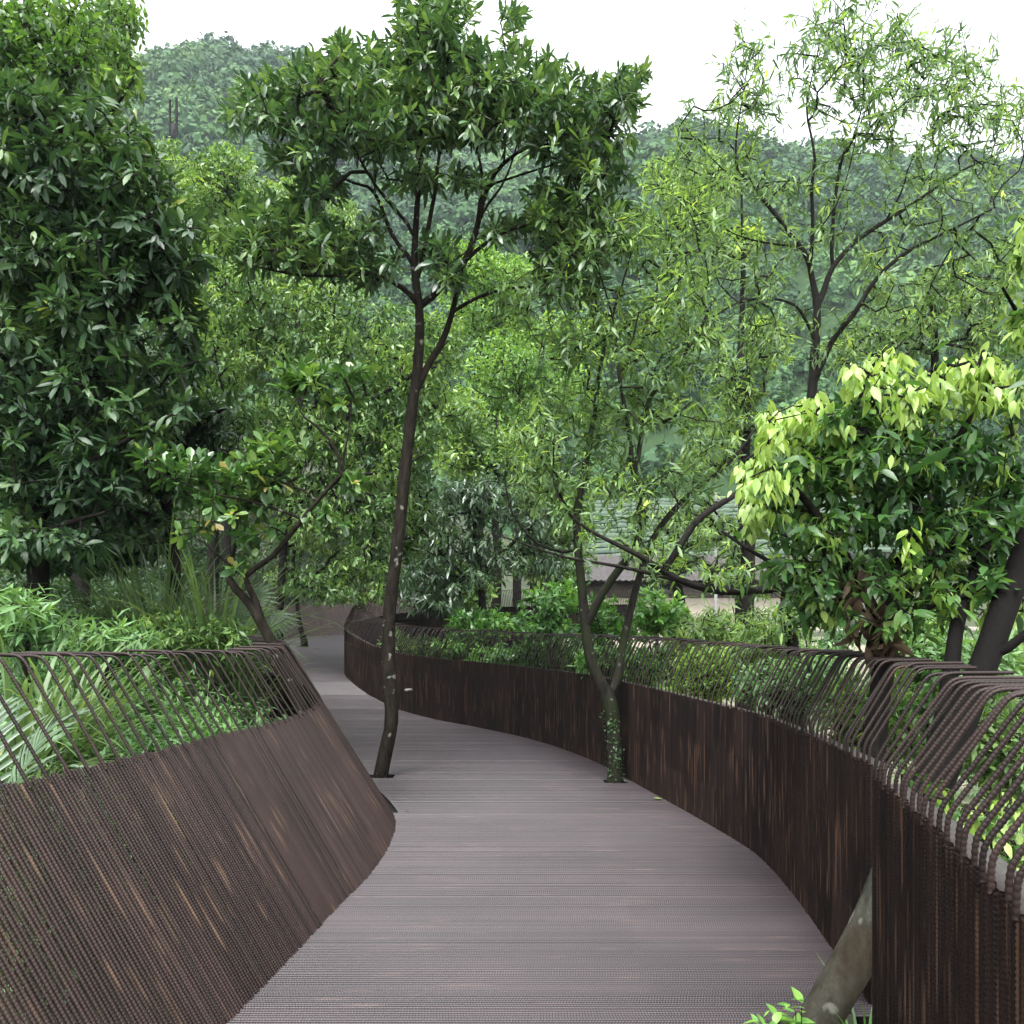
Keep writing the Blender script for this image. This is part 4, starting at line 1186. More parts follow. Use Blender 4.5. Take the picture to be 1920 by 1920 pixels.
blob_i = [(110, 260, 90, 60, 50), (60, 330, 90, 70, 56), (190, 330, 90, 70, 50), (240, 420, 70, 60, 36), (130, 440, 120, 80, 80), (30, 460, 80, 90, 56), (230, 520, 80, 60, 44), (120, 560, 120, 80, 76), (30, 620, 80, 90, 50), (200, 640, 80, 60, 40), (100, 700, 110, 80, 60),
          (30, 800, 80, 90, 50), (140, 820, 100, 80, 60), (230, 760, 70, 60, 36), (80, 920, 100, 70, 56), (190, 900, 80, 60, 40), (270, 820, 50, 40, 18), (130, 1010, 90, 40, 34), (30, 1000, 70, 60, 34), (290, 460, 50, 50, 16), (-30, 700, 60, 200, 60), (-30, 350, 60, 150, 50), (60, 200, 60, 40, 20), (300, 420, 60, 60, 20), (320, 520, 50, 60, 18), (265, 310, 50, 40, 14), (350, 430, 40, 30, 8), (330, 600, 50, 50, 14), (20, 180, 50, 40, 14), (170, 200, 40, 30, 7), (360, 500, 40, 25, 6), (350, 680, 45, 30, 8), (300, 350, 35, 25, 6), (245, 250, 35, 25, 6), (330, 760, 50, 30, 10)]
tree("dark_tree", "dark tree with large rosettes of long leaves filling the left edge", "tree", main_i, blob_i, 9.0, 1.3, lf_d, M["bark_dark"], LM["dark"], "dense trees on the left bank", mult=2.5, tip_r=0.0055, step=0.2)
lf_i2 = dict(lf_d); lf_i2.update(L=0.18, n=11, hi=False)
main_i2 = [[(330, 1150, .10), (320, 1000, .09), (300, 860, .08), (290, 740, .06), (300, 620, .03), (310, 540, .015)], [(305, 880, .05), (370, 800, .04, 11), (430, 760, .02, 10.8)], [(300, 800, .05), (230, 700, .04, 11.8), (180, 620, .02, 12)]]
blob_i2 = [(340, 780, 90, 60, 50), (420, 790, 60, 50, 30), (300, 680, 90, 80, 56), (260, 800, 80, 80, 50), (340, 880, 90, 60, 44), (220, 900, 90, 80, 50), (120, 880, 100, 120, 70), (60, 1000, 100, 80, 60), (260, 1000, 80, 50, 36), (160, 700, 120, 100, 70), (30, 760, 80, 140, 60), (160, 1040, 120, 40, 40)]
tree("dark_tree", "shaded dark green tree standing behind the small crooked tree", "tree", main_i2, blob_i2, 11.8, 1.3, lf_i2, M["bark_dark"], LM["dark"], "dense trees on the left bank", mult=2.8, tip_r=0.0055, step=0.25)

# 10. trees at the upper left
lf_j = dict(n=15, L=0.15, asp=0.42, shape="ovate", ang=(40, 95), span=0.5, droop=0.35, wob=0.5, curl=0.15, tone=0.35, hi=False, jit=0.05)
main_j = [[(-60, 1100, .2), (-40, 700, .17), (-20, 420, .14), (20, 250, .10), (60, 140, .06), (100, 60, .03)], [(0, 330, .06), (90, 180, .05, 13.5), (160, 110, .02, 13)], [(30, 210, .05), (-20, 80, .03, 14)], [(60, 140, .03), (150, 60, .02, 14), (200, 20, .01, 14)]]
blob_j = [(60, 40, 110, 60, 80), (120, 110, 70, 50, 46), (40, 130, 80, 50, 50), (30, 190, 50, 30, 20), (170, 50, 50, 60, 30), (140, 170, 50, 30, 18), (-40, 60, 80, 100, 50)]
tree("feathery_tree", "tall tree with light feathery yellow green leaves in the top left corner", "tree", main_j, blob_j, 14.0, 1.3, lf_j, M["twig"], LM["feather"], "dense trees on the left bank", mult=2.2, tip_r=0.005, step=0.3)
main_j2 = [[(150, 1000, .2), (150, 600, .17), (165, 350, .13), (185, 200, .08), (200, 90, .04)], [(175, 260, .06), (230, 180, .03, 17), (250, 150, .015, 17)], [(185, 200, .05), (225, 90, .03, 18), (240, 50, .012, 18)]]
blob_j2 = [(200, 120, 45, 60, 50), (235, 140, 32, 40, 24), (220, 60, 35, 30, 20), (240, 25, 28, 24, 10), (180, 190, 40, 30, 26), (150, 120, 60, 70, 44), (210, 10, 40, 25, 16)]
lf_j2 = dict(lf_j); lf_j2.update(tone=0.4, L=0.19)
tree("shade_tree", "dark green tree with ragged edge against the sky, behind the feathery one", "tree", main_j2, blob_j2, 18.0, 1.4, lf_j2, M["bark_dark"], LM["mid"], "dense trees on the left bank", mult=2.2, tip_r=0.006, step=0.35)

# 11. rounded trees in the middle distance on the left bank
lf_k = dict(vary=1.9, n=15, L=0.20, asp=0.42, shape="ovate", ang=(40, 100), span=0.5, droop=0.3, wob=0.5, curl=0.15, tone=0.45, hi=False, jit=0.1)


def far_tree(name, label, cx, base, blobs, Y, dep, lf, leaf, group, trunk=0.16):
    tops = min(b[1] for b in blobs)
    mid = (base + tops) / 2
    main = [[(cx, base, trunk), (cx + 4, (base + mid) / 2, trunk * 0.85), (cx - 3, mid, trunk * 0.65), (cx + 3, (mid + tops) / 2, trunk * 0.4), (cx, tops, trunk * 0.12)]]
    return tree(name, label, "tree", main, blobs, Y, dep, lf, M["bark_dark"], leaf, group, tip_r=0.008, step=0.45, max_r=0.03, mult=3.3)


GB = "rounded trees in the middle distance"
far_tree("rounded_tree", "rounded tree directly below the twin dark posts", 300, 800, [(300, 320, 70, 60, 70), (260, 370, 60, 60, 40), (340, 380, 70, 60, 50), (300, 450, 90, 60, 50)], 33, 2.0, lf_k, LM["mid"], GB)
far_tree("rounded_tree", "rounded deep green tree right of the twin dark posts, left of the tall deck tree", 425, 800, [(420, 320, 70, 50, 60), (380, 360, 60, 50, 36), (470, 370, 60, 50, 40), (430, 430, 90, 60, 60), (510, 420, 50, 50, 26)], 29, 2.0, lf_k, LM["mid"], GB)
far_tree("rounded_tree", "light green tree top showing just left of the tall deck tree's limbs", 560, 800, [(560, 370, 70, 50, 50), (620, 410, 60, 50, 36), (520, 450, 80, 50, 50), (640, 470, 50, 40, 26)], 31, 2.0, dict(lf_k, tone=0.6), LM["mid"], GB)
far_tree("rounded_tree", "dull green tree crown behind the drooping dark left branch of the deck tree", 400, 900, [(390, 500, 90, 70, 60), (300, 540, 70, 70, 46), (460, 520, 60, 60, 34), (350, 620, 90, 70, 46)], 24, 1.8, dict(lf_k, tone=0.3), LM["mid"], GB)
far_tree("rounded_tree", "small rounded tree peeping out beside the dark leaves at the upper left", 235, 800, [(225, 300, 50, 50, 36), (200, 360, 50, 60, 36), (250, 420, 50, 60, 30)], 36, 1.8, dict(lf_k, tone=0.55), LM["mid"], GB)
GY = "yellow green trees beyond the walkway"
lf_y = dict(lf_k); lf_y.update(L=0.20, tone=0.4)
far_tree("yellow_green_tree", "yellow green tree seen between the tall deck tree's two stems and the forked tree", 900, 1000, [(890, 490, 60, 50, 50), (950, 520, 60, 60, 50), (900, 580, 80, 70, 60), (960, 640, 70, 60, 44)], 34, 2.2, lf_y, LM["yellow"], GY)
far_tree("yellow_green_tree", "olive tree with dark branches left of the forked tree's upper crown", 970, 1050, [(930, 680, 80, 60, 50), (1020, 700, 80, 50, 50), (900, 760, 70, 60, 40), (990, 770, 80, 50, 40)], 30, 2.0, dict(lf_y, tone=0.3), LM["yellow"], GY)
far_tree("yellow_green_tree", "golden green spreading tree low behind the forked tree", 1050, 1050, [(1060, 730, 70, 30, 30), (1110, 770, 60, 40, 30), (1040, 640, 80, 60, 44), (1120, 640, 70, 60, 36)], 36, 2.0, dict(lf_y, tone=0.62), LM["yellow"], GY)
far_tree("rounded_tree", "green tree behind the fork of the forked tree, above the glossy grey shrub", 930, 1130, [(880, 860, 70, 60, 44), (960, 840, 70, 50, 40), (1010, 890, 60, 60, 36), (860, 780, 50, 60, 30)], 25, 1.8, dict(lf_k, tone=0.5), LM["mid"], GB)
far_tree("light_tree", "light green tree behind the airy tall tree's low branches at right centre", 1390, 1120, [(1300, 400, 70, 50, 34), (1250, 330, 60, 50, 30), (1330, 330, 70, 50, 34), (1380, 460, 60, 60, 26), (1250, 430, 50, 50, 20)], 21, 1.6, dict(lf_w, L=0.22, n=15, hi=False, tone=0.6), LM["willow"], "thin leaved trees on the valley side")
far_tree("light_tree", "pale thin leaved tree below the airy tree's fork, left of the lime tree", 1400, 1130, [(1380, 700, 70, 60, 36), (1440, 640, 60, 60, 30), (1330, 850, 60, 60, 24), (1400, 780, 60, 60, 26), (1290, 960, 50, 40, 14), (1350, 1010, 50, 50, 16)], 17, 1.3, dict(lf_w, L=0.19, n=15, hi=False, tone=0.5), LM["willow"], "thin leaved trees on the valley side")
far_tree("light_tree", "thin leaved tree between the airy tree's trunk and the right edge", 1750, 1150, [(1780, 540, 80, 60, 36), (1860, 620, 60, 70, 30), (1660, 640, 70, 50, 26), (1720, 620, 60, 50, 24), (1900, 500, 50, 60, 20), (1590, 650, 50, 40, 14)], 15, 1.3, dict(lf_w, L=0.18, n=15, hi=False, tone=0.4), LM["willow"], "thin leaved trees on the valley side")

far_tree("rounded_tree", "dark green tree low behind the shiny grey leaved tree", 800, 1170, [(790, 1010, 60, 60, 36), (830, 1080, 60, 50, 36), (880, 1100, 60, 40, 30), (770, 930, 50, 60, 26)], 21, 1.5, dict(lf_k, tone=0.3), LM["mid"], GB)
far_tree("rounded_tree", "green tree behind the left stem of the forked tree, at the edge of the terraces", 1040, 1170, [(1030, 960, 60, 60, 36), (1000, 1040, 60, 60, 36), (1060, 1060, 60, 50, 32), (1100, 980, 40, 50, 16)], 23, 1.6, dict(lf_k, tone=0.42), LM["mid"], GB)
far_tree("light_tree", "small willowy tree in front of the farmhouse roof", 1270, 1170, [(1250, 990, 50, 50, 18), (1290, 1040, 50, 40, 22), (1230, 1060, 50, 40, 20), (1320, 990, 40, 40, 12), (1370, 1060, 50, 35, 16), (1410, 1100, 40, 30, 12)], 19, 1.2, dict(lf_w, L=0.17, n=13, hi=False, tone=0.5), LM["willow"], "thin leaved trees on the valley side")

# 12. glossy grey-green small tree behind the wall
lf_s = dict(n=13, L=0.19, asp=0.24, shape="lance", ang=(30, 95), span=0.28, droop=0.5, wob=0.4, curl=0.2, tone=0.5, hi=False, jit=0.03)
main_s = [[(900, 1240, .09), (905, 1150, .08), (900, 1080, .06), (890, 1000, .04), (895, 930, .02)], [(904, 1110, .04), (830, 1040, .03, 15), (790, 990, .015, 14.7)], [(900, 1080, .04), (970, 1010, .03, 15.2), (1010, 960, .015, 15)]]
blob_s = [(840, 940, 70, 50, 50), (930, 930, 80, 55, 60), (1010, 980, 60, 60, 40), (860, 1010, 90, 50, 56), (960, 1040, 70, 40, 34), (810, 1060, 60, 40, 30), (880, 1080, 80, 35, 34), (1030, 1050, 50, 40, 20), (780, 1110, 40, 40, 22), (830, 1130, 50, 20, 14)]
tree("grey_leaved_tree", "small tree with shiny grey green leaves behind the wall between the two deck trees", "tree", main_s, blob_s, 15.6, 1.2, lf_s, M["bark_dark"], LM["grey"], None, mult=1.8, tip_r=0.005, step=0.25)

# dark branch reaching in from the right in front of the forked tree
tw = [[(1475, 1100, .050, 7.9), (1440, 1104, .046), (1350, 1108, .040), (1270, 1085, .034), (1195, 1040, .026), (1130, 1008, .018), (1085, 980, .013), (1045, 930, .009), (1035, 880, .006)],
      [(1290, 1092, .022), (1160, 1062, .017), (1060, 1045, .012), (960, 1012, .008), (920, 1000, .005)], [(1500, 1400, .08, 8.2), (1490, 1250, .07, 8.1), (1478, 1150, .06, 7.95), (1475, 1100, .05, 7.9), (1510, 1020, .04, 8.1), (1540, 900, .03, 8.3), (1530, 760, .015, 8.4)],
      [(1285, 1000, .034, 7.7), (1320, 965, .032, 7.7), (1375, 930, .028, 7.8), (1450, 880, .02, 7.9), (1520, 850, .016, 8.2)]]
tree("leafy_tree", "tree with a long bare dark bough reaching left in front of the forked tree", "tree", [tw[2], tw[0], tw[1], tw[3]], [(1060, 1000, 40, 40, 6), (1300, 1050, 60, 30, 10), (1380, 1080, 50, 30, 12), (1500, 1000, 60, 60, 16), (1260, 1030, 40, 30, 8), (1480, 1160, 50, 40, 18), (1440, 1050, 40, 30, 8), (1530, 820, 50, 50, 12)], 7.7, 0.5, dict(lf_w, tone=0.45), M["bark_dark"], LM["willow"], "trees beyond the dark wall", tip_r=0.0035)

# ------------------------------------------------------------------ shrubs, grasses and palms
def shrub(name, label, cx, base, blobs, Y, dep, lf, leaf, group=None, cat="shrub", stems=4, tip_r=0.003, step=0.12, mult=1.0, young=None):
    main = []
    c = np.array([[b[0], b[1]] for b in blobs], dtype=float)
    for i in range(stems):
        t = c[i % len(c)] + rng.normal(0, 8, 2)
        x0 = cx + rng.normal(0, 6)
        yb = Y + rng.normal(0, dep * 0.4)
        main.append([(x0, base, 0.016, Y), ((x0 * 0.6 + t[0] * 0.4), base * 0.5 + t[1] * 0.5, 0.013, (Y + yb) / 2), (t[0], t[1], 0.006, yb)])
    return tree(name, label, cat, main, blobs, Y, dep, lf, M["twig"], leaf, group, tip_r=tip_r, step=step, parts=("stem", "foliage"), mult=mult, twig_sides=4, young=young)


lf_n = dict(n=12, L=0.125, asp=0.42, shape="ovate", ang=(25, 90), span=0.16, droop=0.1, wob=0.45, curl=0.2, tone=0.5, hi=False, jit=0.02)
GN = "bright green shrubs behind the dark wall"
shrub("shrub", "bright green shrub just right of the tall spotted trunk, above the wall", 880, 1270, [(880, 1165, 50, 32, 40), (930, 1170, 50, 30, 36), (860, 1200, 50, 30, 24)], 14.9, 0.8, lf_n, LM["bright"], GN, mult=1.5)
shrub("shrub", "tallest of the bright green shrubs, left of the forked trunk", 1040, 1270, [(1030, 1130, 60, 40, 46), (1010, 1170, 60, 30, 36), (1060, 1110, 30, 25, 14), (1060, 1185, 40, 30, 24)], 13.4, 0.8, lf_n, LM["bright"], GN, mult=1.5)
shrub("shrub", "bright green shrub filling the gap inside the forked trunk", 1130, 1270, [(1120, 1150, 50, 40, 36), (1150, 1180, 50, 30, 30), (1100, 1200, 40, 30, 20)], 12.4, 0.7, dict(lf_n, tone=0.4), LM["bright"], GN, mult=1.5)
shrub("shrub", "round bright green shrub immediately right of the forked trunk", 1230, 1270, [(1230, 1140, 55, 40, 46), (1210, 1175, 50, 30, 30), (1270, 1160, 40, 35, 26)], 11.6, 0.7, dict(lf_n, tone=0.6), LM["bright"], GN, mult=1.5)
shrub("shrub", "yellowish green shrub with narrow leaves midway between forked trunk and lime tree", 1330, 1290, [(1320, 1170, 60, 35, 36), (1370, 1180, 50, 35, 30), (1280, 1195, 40, 25, 20)], 10.2, 0.7, dict(lf_w, L=0.13, n=13, hi=False, tone=0.62), LM["willow"], GN, mult=1.6)
shrub("shrub", "thin leaved shrub by the kink in the bent bars, left of the lime tree", 1440, 1330, [(1440, 1180, 60, 50, 36), (1480, 1220, 50, 50, 30), (1400, 1220, 40, 40, 22)], 8.6, 0.7, dict(lf_w, L=0.12, n=13, hi=False, tone=0.5), LM["willow"], GN, mult=1.7)
GR = "greenery behind the bent bars"
lf_v = dict(n=13, L=0.085, asp=0.30, shape="ovate", ang=(25, 90), span=0.2, droop=0.2, wob=0.5, curl=0.2, tone=0.5, hi=False, jit=0.02)
for lab, cx, base, bl, Yv, lf, lm in (
    ("dark leafy shrub seen through the bent bars right of the tall spotted trunk", 800, 1300, [(790, 1215, 60, 25, 40), (860, 1225, 60, 22, 40), (740, 1200, 30, 25, 16)], 16.4, dict(lf_v, L=0.13, tone=0.3), "mid"),
    ("shiny leafy shrub seen through the bent bars left of the forked trunk", 1000, 1330, [(930, 1235, 60, 30, 44), (1000, 1240, 60, 32, 50), (1060, 1245, 50, 34, 44), (1020, 1215, 60, 20, 30)], 14.1, dict(lf_v, L=0.12, tone=0.4), "bright"),
    ("leafy shrub seen through the bent bars within and right of the forked trunk", 1180, 1340, [(1130, 1240, 50, 36, 44), (1190, 1250, 50, 40, 50), (1250, 1250, 50, 40, 44)], 10.6, dict(lf_v, L=0.11, tone=0.4), "bright"),
    ("olive shrub seen through the bars where they lean most", 1320, 1400, [(1300, 1270, 50, 40, 44), (1350, 1270, 50, 45, 50), (1310, 1235, 50, 30, 30), (1380, 1240, 50, 40, 30)], 8.9, dict(lf_v, tone=0.62), "yellow"),
    ("green shrub seen through the closely set bars left of the lime tree's stem", 1450, 1430, [(1430, 1280, 50, 45, 50), (1480, 1280, 50, 50, 56), (1520, 1290, 40, 50, 40), (1540, 1240, 40, 40, 24)], 7.2, dict(lf_v, tone=0.55), "herb"),
    ("loose shrub seen through the bars around the lime tree's stem", 1600, 1480, [(1580, 1310, 50, 60, 46), (1620, 1350, 40, 60, 40), (1670, 1290, 50, 50, 30), (1690, 1380, 40, 60, 20)], 6.0, dict(lf_v, L=0.10, tone=0.5), "mid"),
    ("open shrub between the lime tree's stem and the leaning grey trunk", 1740, 1480, [(1740, 1250, 50, 50, 30), (1790, 1230, 40, 50, 30), (1860, 1240, 60, 50, 40), (1760, 1340, 40, 50, 16), (1700, 1210, 40, 40, 20)], 6.6, dict(lf_v, L=0.12, tone=0.6), "herb"),
    ("shrub at the right edge behind the nearest bent bars", 1890, 1640, [(1860, 1380, 40, 70, 40), (1910, 1400, 40, 90, 50), (1900, 1480, 40, 60, 30)], 4.9, dict(lf_v, L=0.09, tone=0.5), "mid"),
):
    shrub("leafy_shrub", lab, cx, base, bl, Yv, 0.55, lf, LM[lm], GR, mult=2.3)
for lab, px, ytop, yb, Yv, rx, lm, tn in (("broad leafy bush on the valley floor seen below the lime tree's crown", 1520, 1130, 1260, 12.0, 90, "herb", 0.45), ("olive bush on the valley floor to the right of the lime tree's stem", 1760, 1150, 1330, 10.5, 90, "yellow", 0.35), ("green bush on the valley floor at the far right edge", 1900, 1150, 1330, 9.0, 70, "mid", 0.5),
                                          ("low bush on the pale ground seen between the bars and the leaning trunk", 1690, 1290, 1420, 7.5, 60, "herb", 0.4), ("dark low bush behind the nearest bars' upper bends", 1880, 1330, 1480, 6.2, 80, "mid", 0.35)):
    yc = (ytop + yb) / 2
    shrub("valley_bush", lab, px, 1420, [(px - rx * 0.5, yc, rx * 0.6, (yb - ytop) * 0.42, 34), (px + rx * 0.5, yc + 8, rx * 0.6, (yb - ytop) * 0.42, 34), (px, ytop + 15, rx * 0.6, 25, 20)], Yv, 0.9, dict(lf_v, L=0.12, tone=tn), LM[lm], "bushes on the valley floor", mult=1.8)
shrub("sapling", "sapling with fresh lime leaves low behind the nearest bars", 1840, 1800, [(1760, 1490, 40, 30, 9), (1830, 1540, 40, 40, 16), (1880, 1590, 40, 50, 20), (1900, 1500, 30, 30, 8)], 3.3, 0.22, dict(lf_l, L=0.085, n=9, tone=0.75), LM["lime"], None, "sapling", young=lambda T, top: rng.random(len(T)) < 0.55)

# leafy herbs on the left bank, one green mass
def herbs(pts, hts, lf, per=5):
    n = len(pts)
    tips, dirs = [], []
    for k in range(per):
        f = (k + 0.6) / per
        lean = rng.normal(0, 0.16, (n, 2))
        tips.append(pts + np.concatenate([lean * hts[:, None] * f, (hts * (0.25 + 0.75 * f))[:, None]], axis=1))
        dirs.append(norm(np.concatenate([lean * 1.4 + rng.normal(0, 0.25, (n, 2)), np.ones((n, 1))], axis=1)))
    return foliage(np.vstack(tips), np.vstack(dirs), lf)


def bank_points(n, xr, yr, ok):
    X, Yv = rng.uniform(*xr, n), rng.uniform(*yr, n)
    m = ok(X, Yv)
    X, Yv = X[m], Yv[m]
    return np.stack([X, Yv, ground_h(X, Yv)], axis=1)


left_ok = lambda X, Yv: (X < edgeL(Yv) - 1.05) & (X > -0.72 * Yv - 0.8)
pt = bank_points(5200, (-13, -1.6), (2.2, 15.5), left_ok)
near_u = edgeL(pt[:, 1]) - pt[:, 0]
ht = rng.uniform(0.55, 1.0, len(pt)) * np.clip(1.15 - 0.02 * near_u, 0.7, 1.15) * np.where(pt[:, 1] < 4.5, 0.9, 1.15)
lf_h = dict(n=7, L=0.135, asp=0.21, shape="lance", ang=(45, 95), span=0.12, droop=0.2, wob=0.35, curl=0.3, tone=0.45, hi=False, jit=0.02)
A = herbs(pt, ht, lf_h, 4)
pt2 = bank_points(1500, (-9, -1.6), (2.0, 10.5), left_ok)
B = herbs(pt2, rng.uniform(0.7, 1.15, len(pt2)), dict(lf_h, L=0.07, asp=0.4, shape="ovate", tone=0.6, n=9), 4)
V2, Q2, t2 = np.vstack([A[0], B[0]]), np.vstack([A[1], B[1] + len(A[0])]), np.concatenate([A[2], B[2]])
tag(make("undergrowth", V2, Q2, LM["herb"], tone=t2), "dense leafy green herbs covering the left bank behind the brown fence", "undergrowth", kind="stuff")
# ferny cover up the bank; canopy shade put into its dark leaf colour
pt = bank_points(11000, (-30, -2.4), (8.5, 34), lambda X, Yv: (X < edgeL(Yv) - 1.3) & (X > -0.72 * Yv - 1))
Cg = herbs(pt, rng.uniform(0.5, 1.6, len(pt)), dict(lf_h, L=0.24, asp=0.3, tone=0.4, n=6), 3)
tag(make("ground_cover", Cg[0], Cg[1], LM["dark"], tone=Cg[2]), "dark leafy cover under the trees up the left bank", "ground cover", kind="stuff")
# rough plants on the valley side
pt = bank_points(7000, (-4, 22), (2.0, 36), lambda X, Yv: (X > edgeR(np.clip(Yv, 0.8, 26)) + 0.8) & (X < 0.75 * Yv + 1) & (np.sin(X * 0.9 + 1.1 * np.sin(Yv * 0.5)) + np.sin(Yv * 0.61 + X * 0.3) > -1.1))
Dg = herbs(pt, rng.uniform(0.4, 1.3, len(pt)), dict(lf_h, L=0.13, asp=0.22, tone=0.5, n=7), 4)
tag(make("weeds", Dg[0], Dg[1], LM["herb"], tone=Dg[2]), "patchy green weeds on the pale ground of the valley side", "weeds", kind="stuff")

# taller leafy bushes on the left bank
GH = "herb bushes on the left bank"
lf_hb = dict(n=10, L=0.17, asp=0.20, shape="lance", ang=(40, 95), span=0.16, droop=0.25, wob=0.3, curl=0.35, tone=0.62, jit=0.015, hi=False)
shrub("herb_bush", "pale green bush with long drooping leaves at the left edge above the fence", 50, 1300, [(20, 1140, 50, 40, 20), (60, 1130, 50, 40, 20), (100, 1170, 50, 35, 18), (30, 1190, 60, 40, 24)], 6.4, 0.5, lf_hb, LM["herb"], GH)
shrub("herb_bush", "pale green bush in the middle of the left bank, under the dark tree", 190, 1310, [(160, 1200, 70, 30, 30), (220, 1190, 70, 35, 30), (270, 1200, 50, 30, 20)], 7.2, 0.5, dict(lf_hb, L=0.15, tone=0.5), LM["herb"], GH)
shrub("herb_bush", "darker small leaved bush between the grasses and the crooked tree's foot", 420, 1320, [(350, 1180, 60, 40, 36), (420, 1190, 60, 40, 36), (300, 1170, 50, 40, 26)], 9.0, 0.6, dict(lf_v, L=0.1, tone=0.5), LM["mid"], GH, mult=1.5)


def blades(base, n, L, w, spread, arch, lf_tone, seg=7):
    """arching grass blades as folded strips"""
    az = rng.uniform(0, 2 * np.pi, n)
    h = np.stack([np.cos(az), np.sin(az), np.zeros(n)], axis=1)
    Ln = L * rng.uniform(0.55, 1.1, n)
    out = spread * rng.uniform(0.25, 1.0, n)
    ar = arch * rng.uniform(0.5, 1.3, n)
    t = np.linspace(0, 1, seg + 1)[None, :, None]
    b0 = base + h * (rng.random((n, 1)) * 0.09)
    up = np.array([0, 0, 1.0])
    P = b0[:, None, :] + h[:, None, :] * (Ln * out)[:, None, None] * (0.35 * t + 0.65 * t ** 2.2) + up * Ln[:, None, None] * (t * (1.0) - ar[:, None, None] * 0.55 * t ** 2.6)
    S_ = np.stack([-np.sin(az), np.cos(az), np.zeros(n)], axis=1)[:, None, :]
    ww = w * rng.uniform(0.7, 1.2, n)[:, None, None] * np.maximum(0.04, (1 - t ** 2.5)) * 0.5
    V = np.stack([P - S_ * ww + up * ww * 0.4, P, P + S_ * ww + up * ww * 0.4], axis=2).reshape(-1, 3)
    k = seg + 1
    b = (np.arange(n) * k * 3)[:, None, None]
    i = np.arange(seg)[None, :, None] * 3
    j = np.arange(2)[None, None, :]
    Q = np.stack([b + i + j, b + i + j + 1, b + i + j + 4, b + i + j + 3], axis=-1).reshape(-1, 4)
    tn = np.repeat(np.clip(lf_tone + rng.normal(0, 0.16, n), 0, 1), k * 3)
    return V, Q, tn


GG = "tall grass clumps on the left bank"
for lab, px, top, Yg, n in (("tall arching grass clump left of the crooked tree's foot, with straw blades", 405, 1010, 9.6, 190), ("tall arching grass clump directly under the dark rosette tree", 305, 985, 10.2, 210), ("small grass clump at the far end of the brown fence", 448, 1110, 9.4, 110),
                            ("wide bladed grass tuft at the left edge behind the fence top", 30, 1150, 5.4, 80), ("pale grass tuft rising behind the sparse bars near the left edge", 120, 1170, 5.8, 90), ("grass clump left of the tallest clump, in the tree's shade", 215, 1040, 10.8, 150)):
    c = at(px, 1215, Yg)
    c[2] = float(ground_h(np.array([c[0]]), np.array([c[1]]))[0]) - 0.02
    L = (EYE - (top - HY) / F * Yg - c[2]) / 0.78
    V2, Q2, t2 = blades(c, int(n * 1.4), L * (1.04 if px < 440 else 0.8), 0.04, 0.62 if px < 440 else 0.4, 0.9, 0.42, 9)
    g = make("grass_clump", V2 - c, Q2, LM["grass"], tone=t2)
    g.location = tuple(float(q) for q in c)
    tag(g, lab, "grass", GG)


def frond(root, base, tip, lift, leafL, n, name="frond"):
    """feather frond: a curved midrib with leaflets on both sides"""
    s = np.linspace(0, 1, 24)
    mid = (base + tip) / 2 + np.array([0, 0, lift])
    C = np.array([(1 - t) ** 2 * base + 2 * t * (1 - t) * mid + t * t * tip for t in s])
    V, Q = tube(C, np.linspace(0.010, 0.003, 24), 5)
    T = norm(np.gradient(C, axis=0))
    tt = np.repeat(np.linspace(0.16, 0.99, n), 2)
    sd = np.tile([-1.0, 1.0], n)
    P = np.stack([np.interp(tt, s, C[:, c]) for c in range(3)], axis=1)
    D0 = np.stack([np.interp(tt, s, T[:, c]) for c in range(3)], axis=1)
    side = norm(np.cross(D0, np.array([0, 0, 1.0])))
    N = np.cross(side, D0)
    ang = np.radians(62 - 34 * tt + rng.normal(0, 4, 2 * n))
    D = D0 * np.cos(ang)[:, None] + side * (sd * np.sin(ang))[:, None] + N * 0.18 - np.array([0, 0, 0.12])
    L = leafL * np.sin(np.pi * (0.12 + 0.80 * tt)) * rng.uniform(0.85, 1.1, 2 * n)
    Vl, Ql, pv = leaf_geo(P, D, N, L, np.full(2 * n, 0.026), "blade", 0.25, 0.5)
    return make(name, np.vstack([V, Vl]), np.vstack([Q, Ql + len(V)]), LM["palm"], root, tone=np.concatenate([np.full(len(V), 0.3), np.repeat(np.clip(0.5 + rng.normal(0, 0.2, 2 * n), 0, 1), pv)]))


c = at(-60, 1560, 4.0)
c[2] = float(ground_h(np.array([c[0]]), np.array([4.0]))[0])
pr = empty("palm", c, "low palm with pale bluish feather fronds behind the fence at the left edge", "palm")
b = c + np.array([0, 0, 0.25])
for tx, ty, tY, lf_, ln in ((170, 1440, 3.9, 0.5, 0.42), (120, 1350, 4.3, 0.45, 0.42), (60, 1470, 3.5, 0.35, 0.40), (-20, 1330, 4.4, 0.4, 0.4), (-200, 1350, 4.1, 0.5, 0.4), (190, 1520, 4.2, 0.4, 0.36)):
    frond(pr, b, at(tx, ty, tY), lf_, ln, 24)

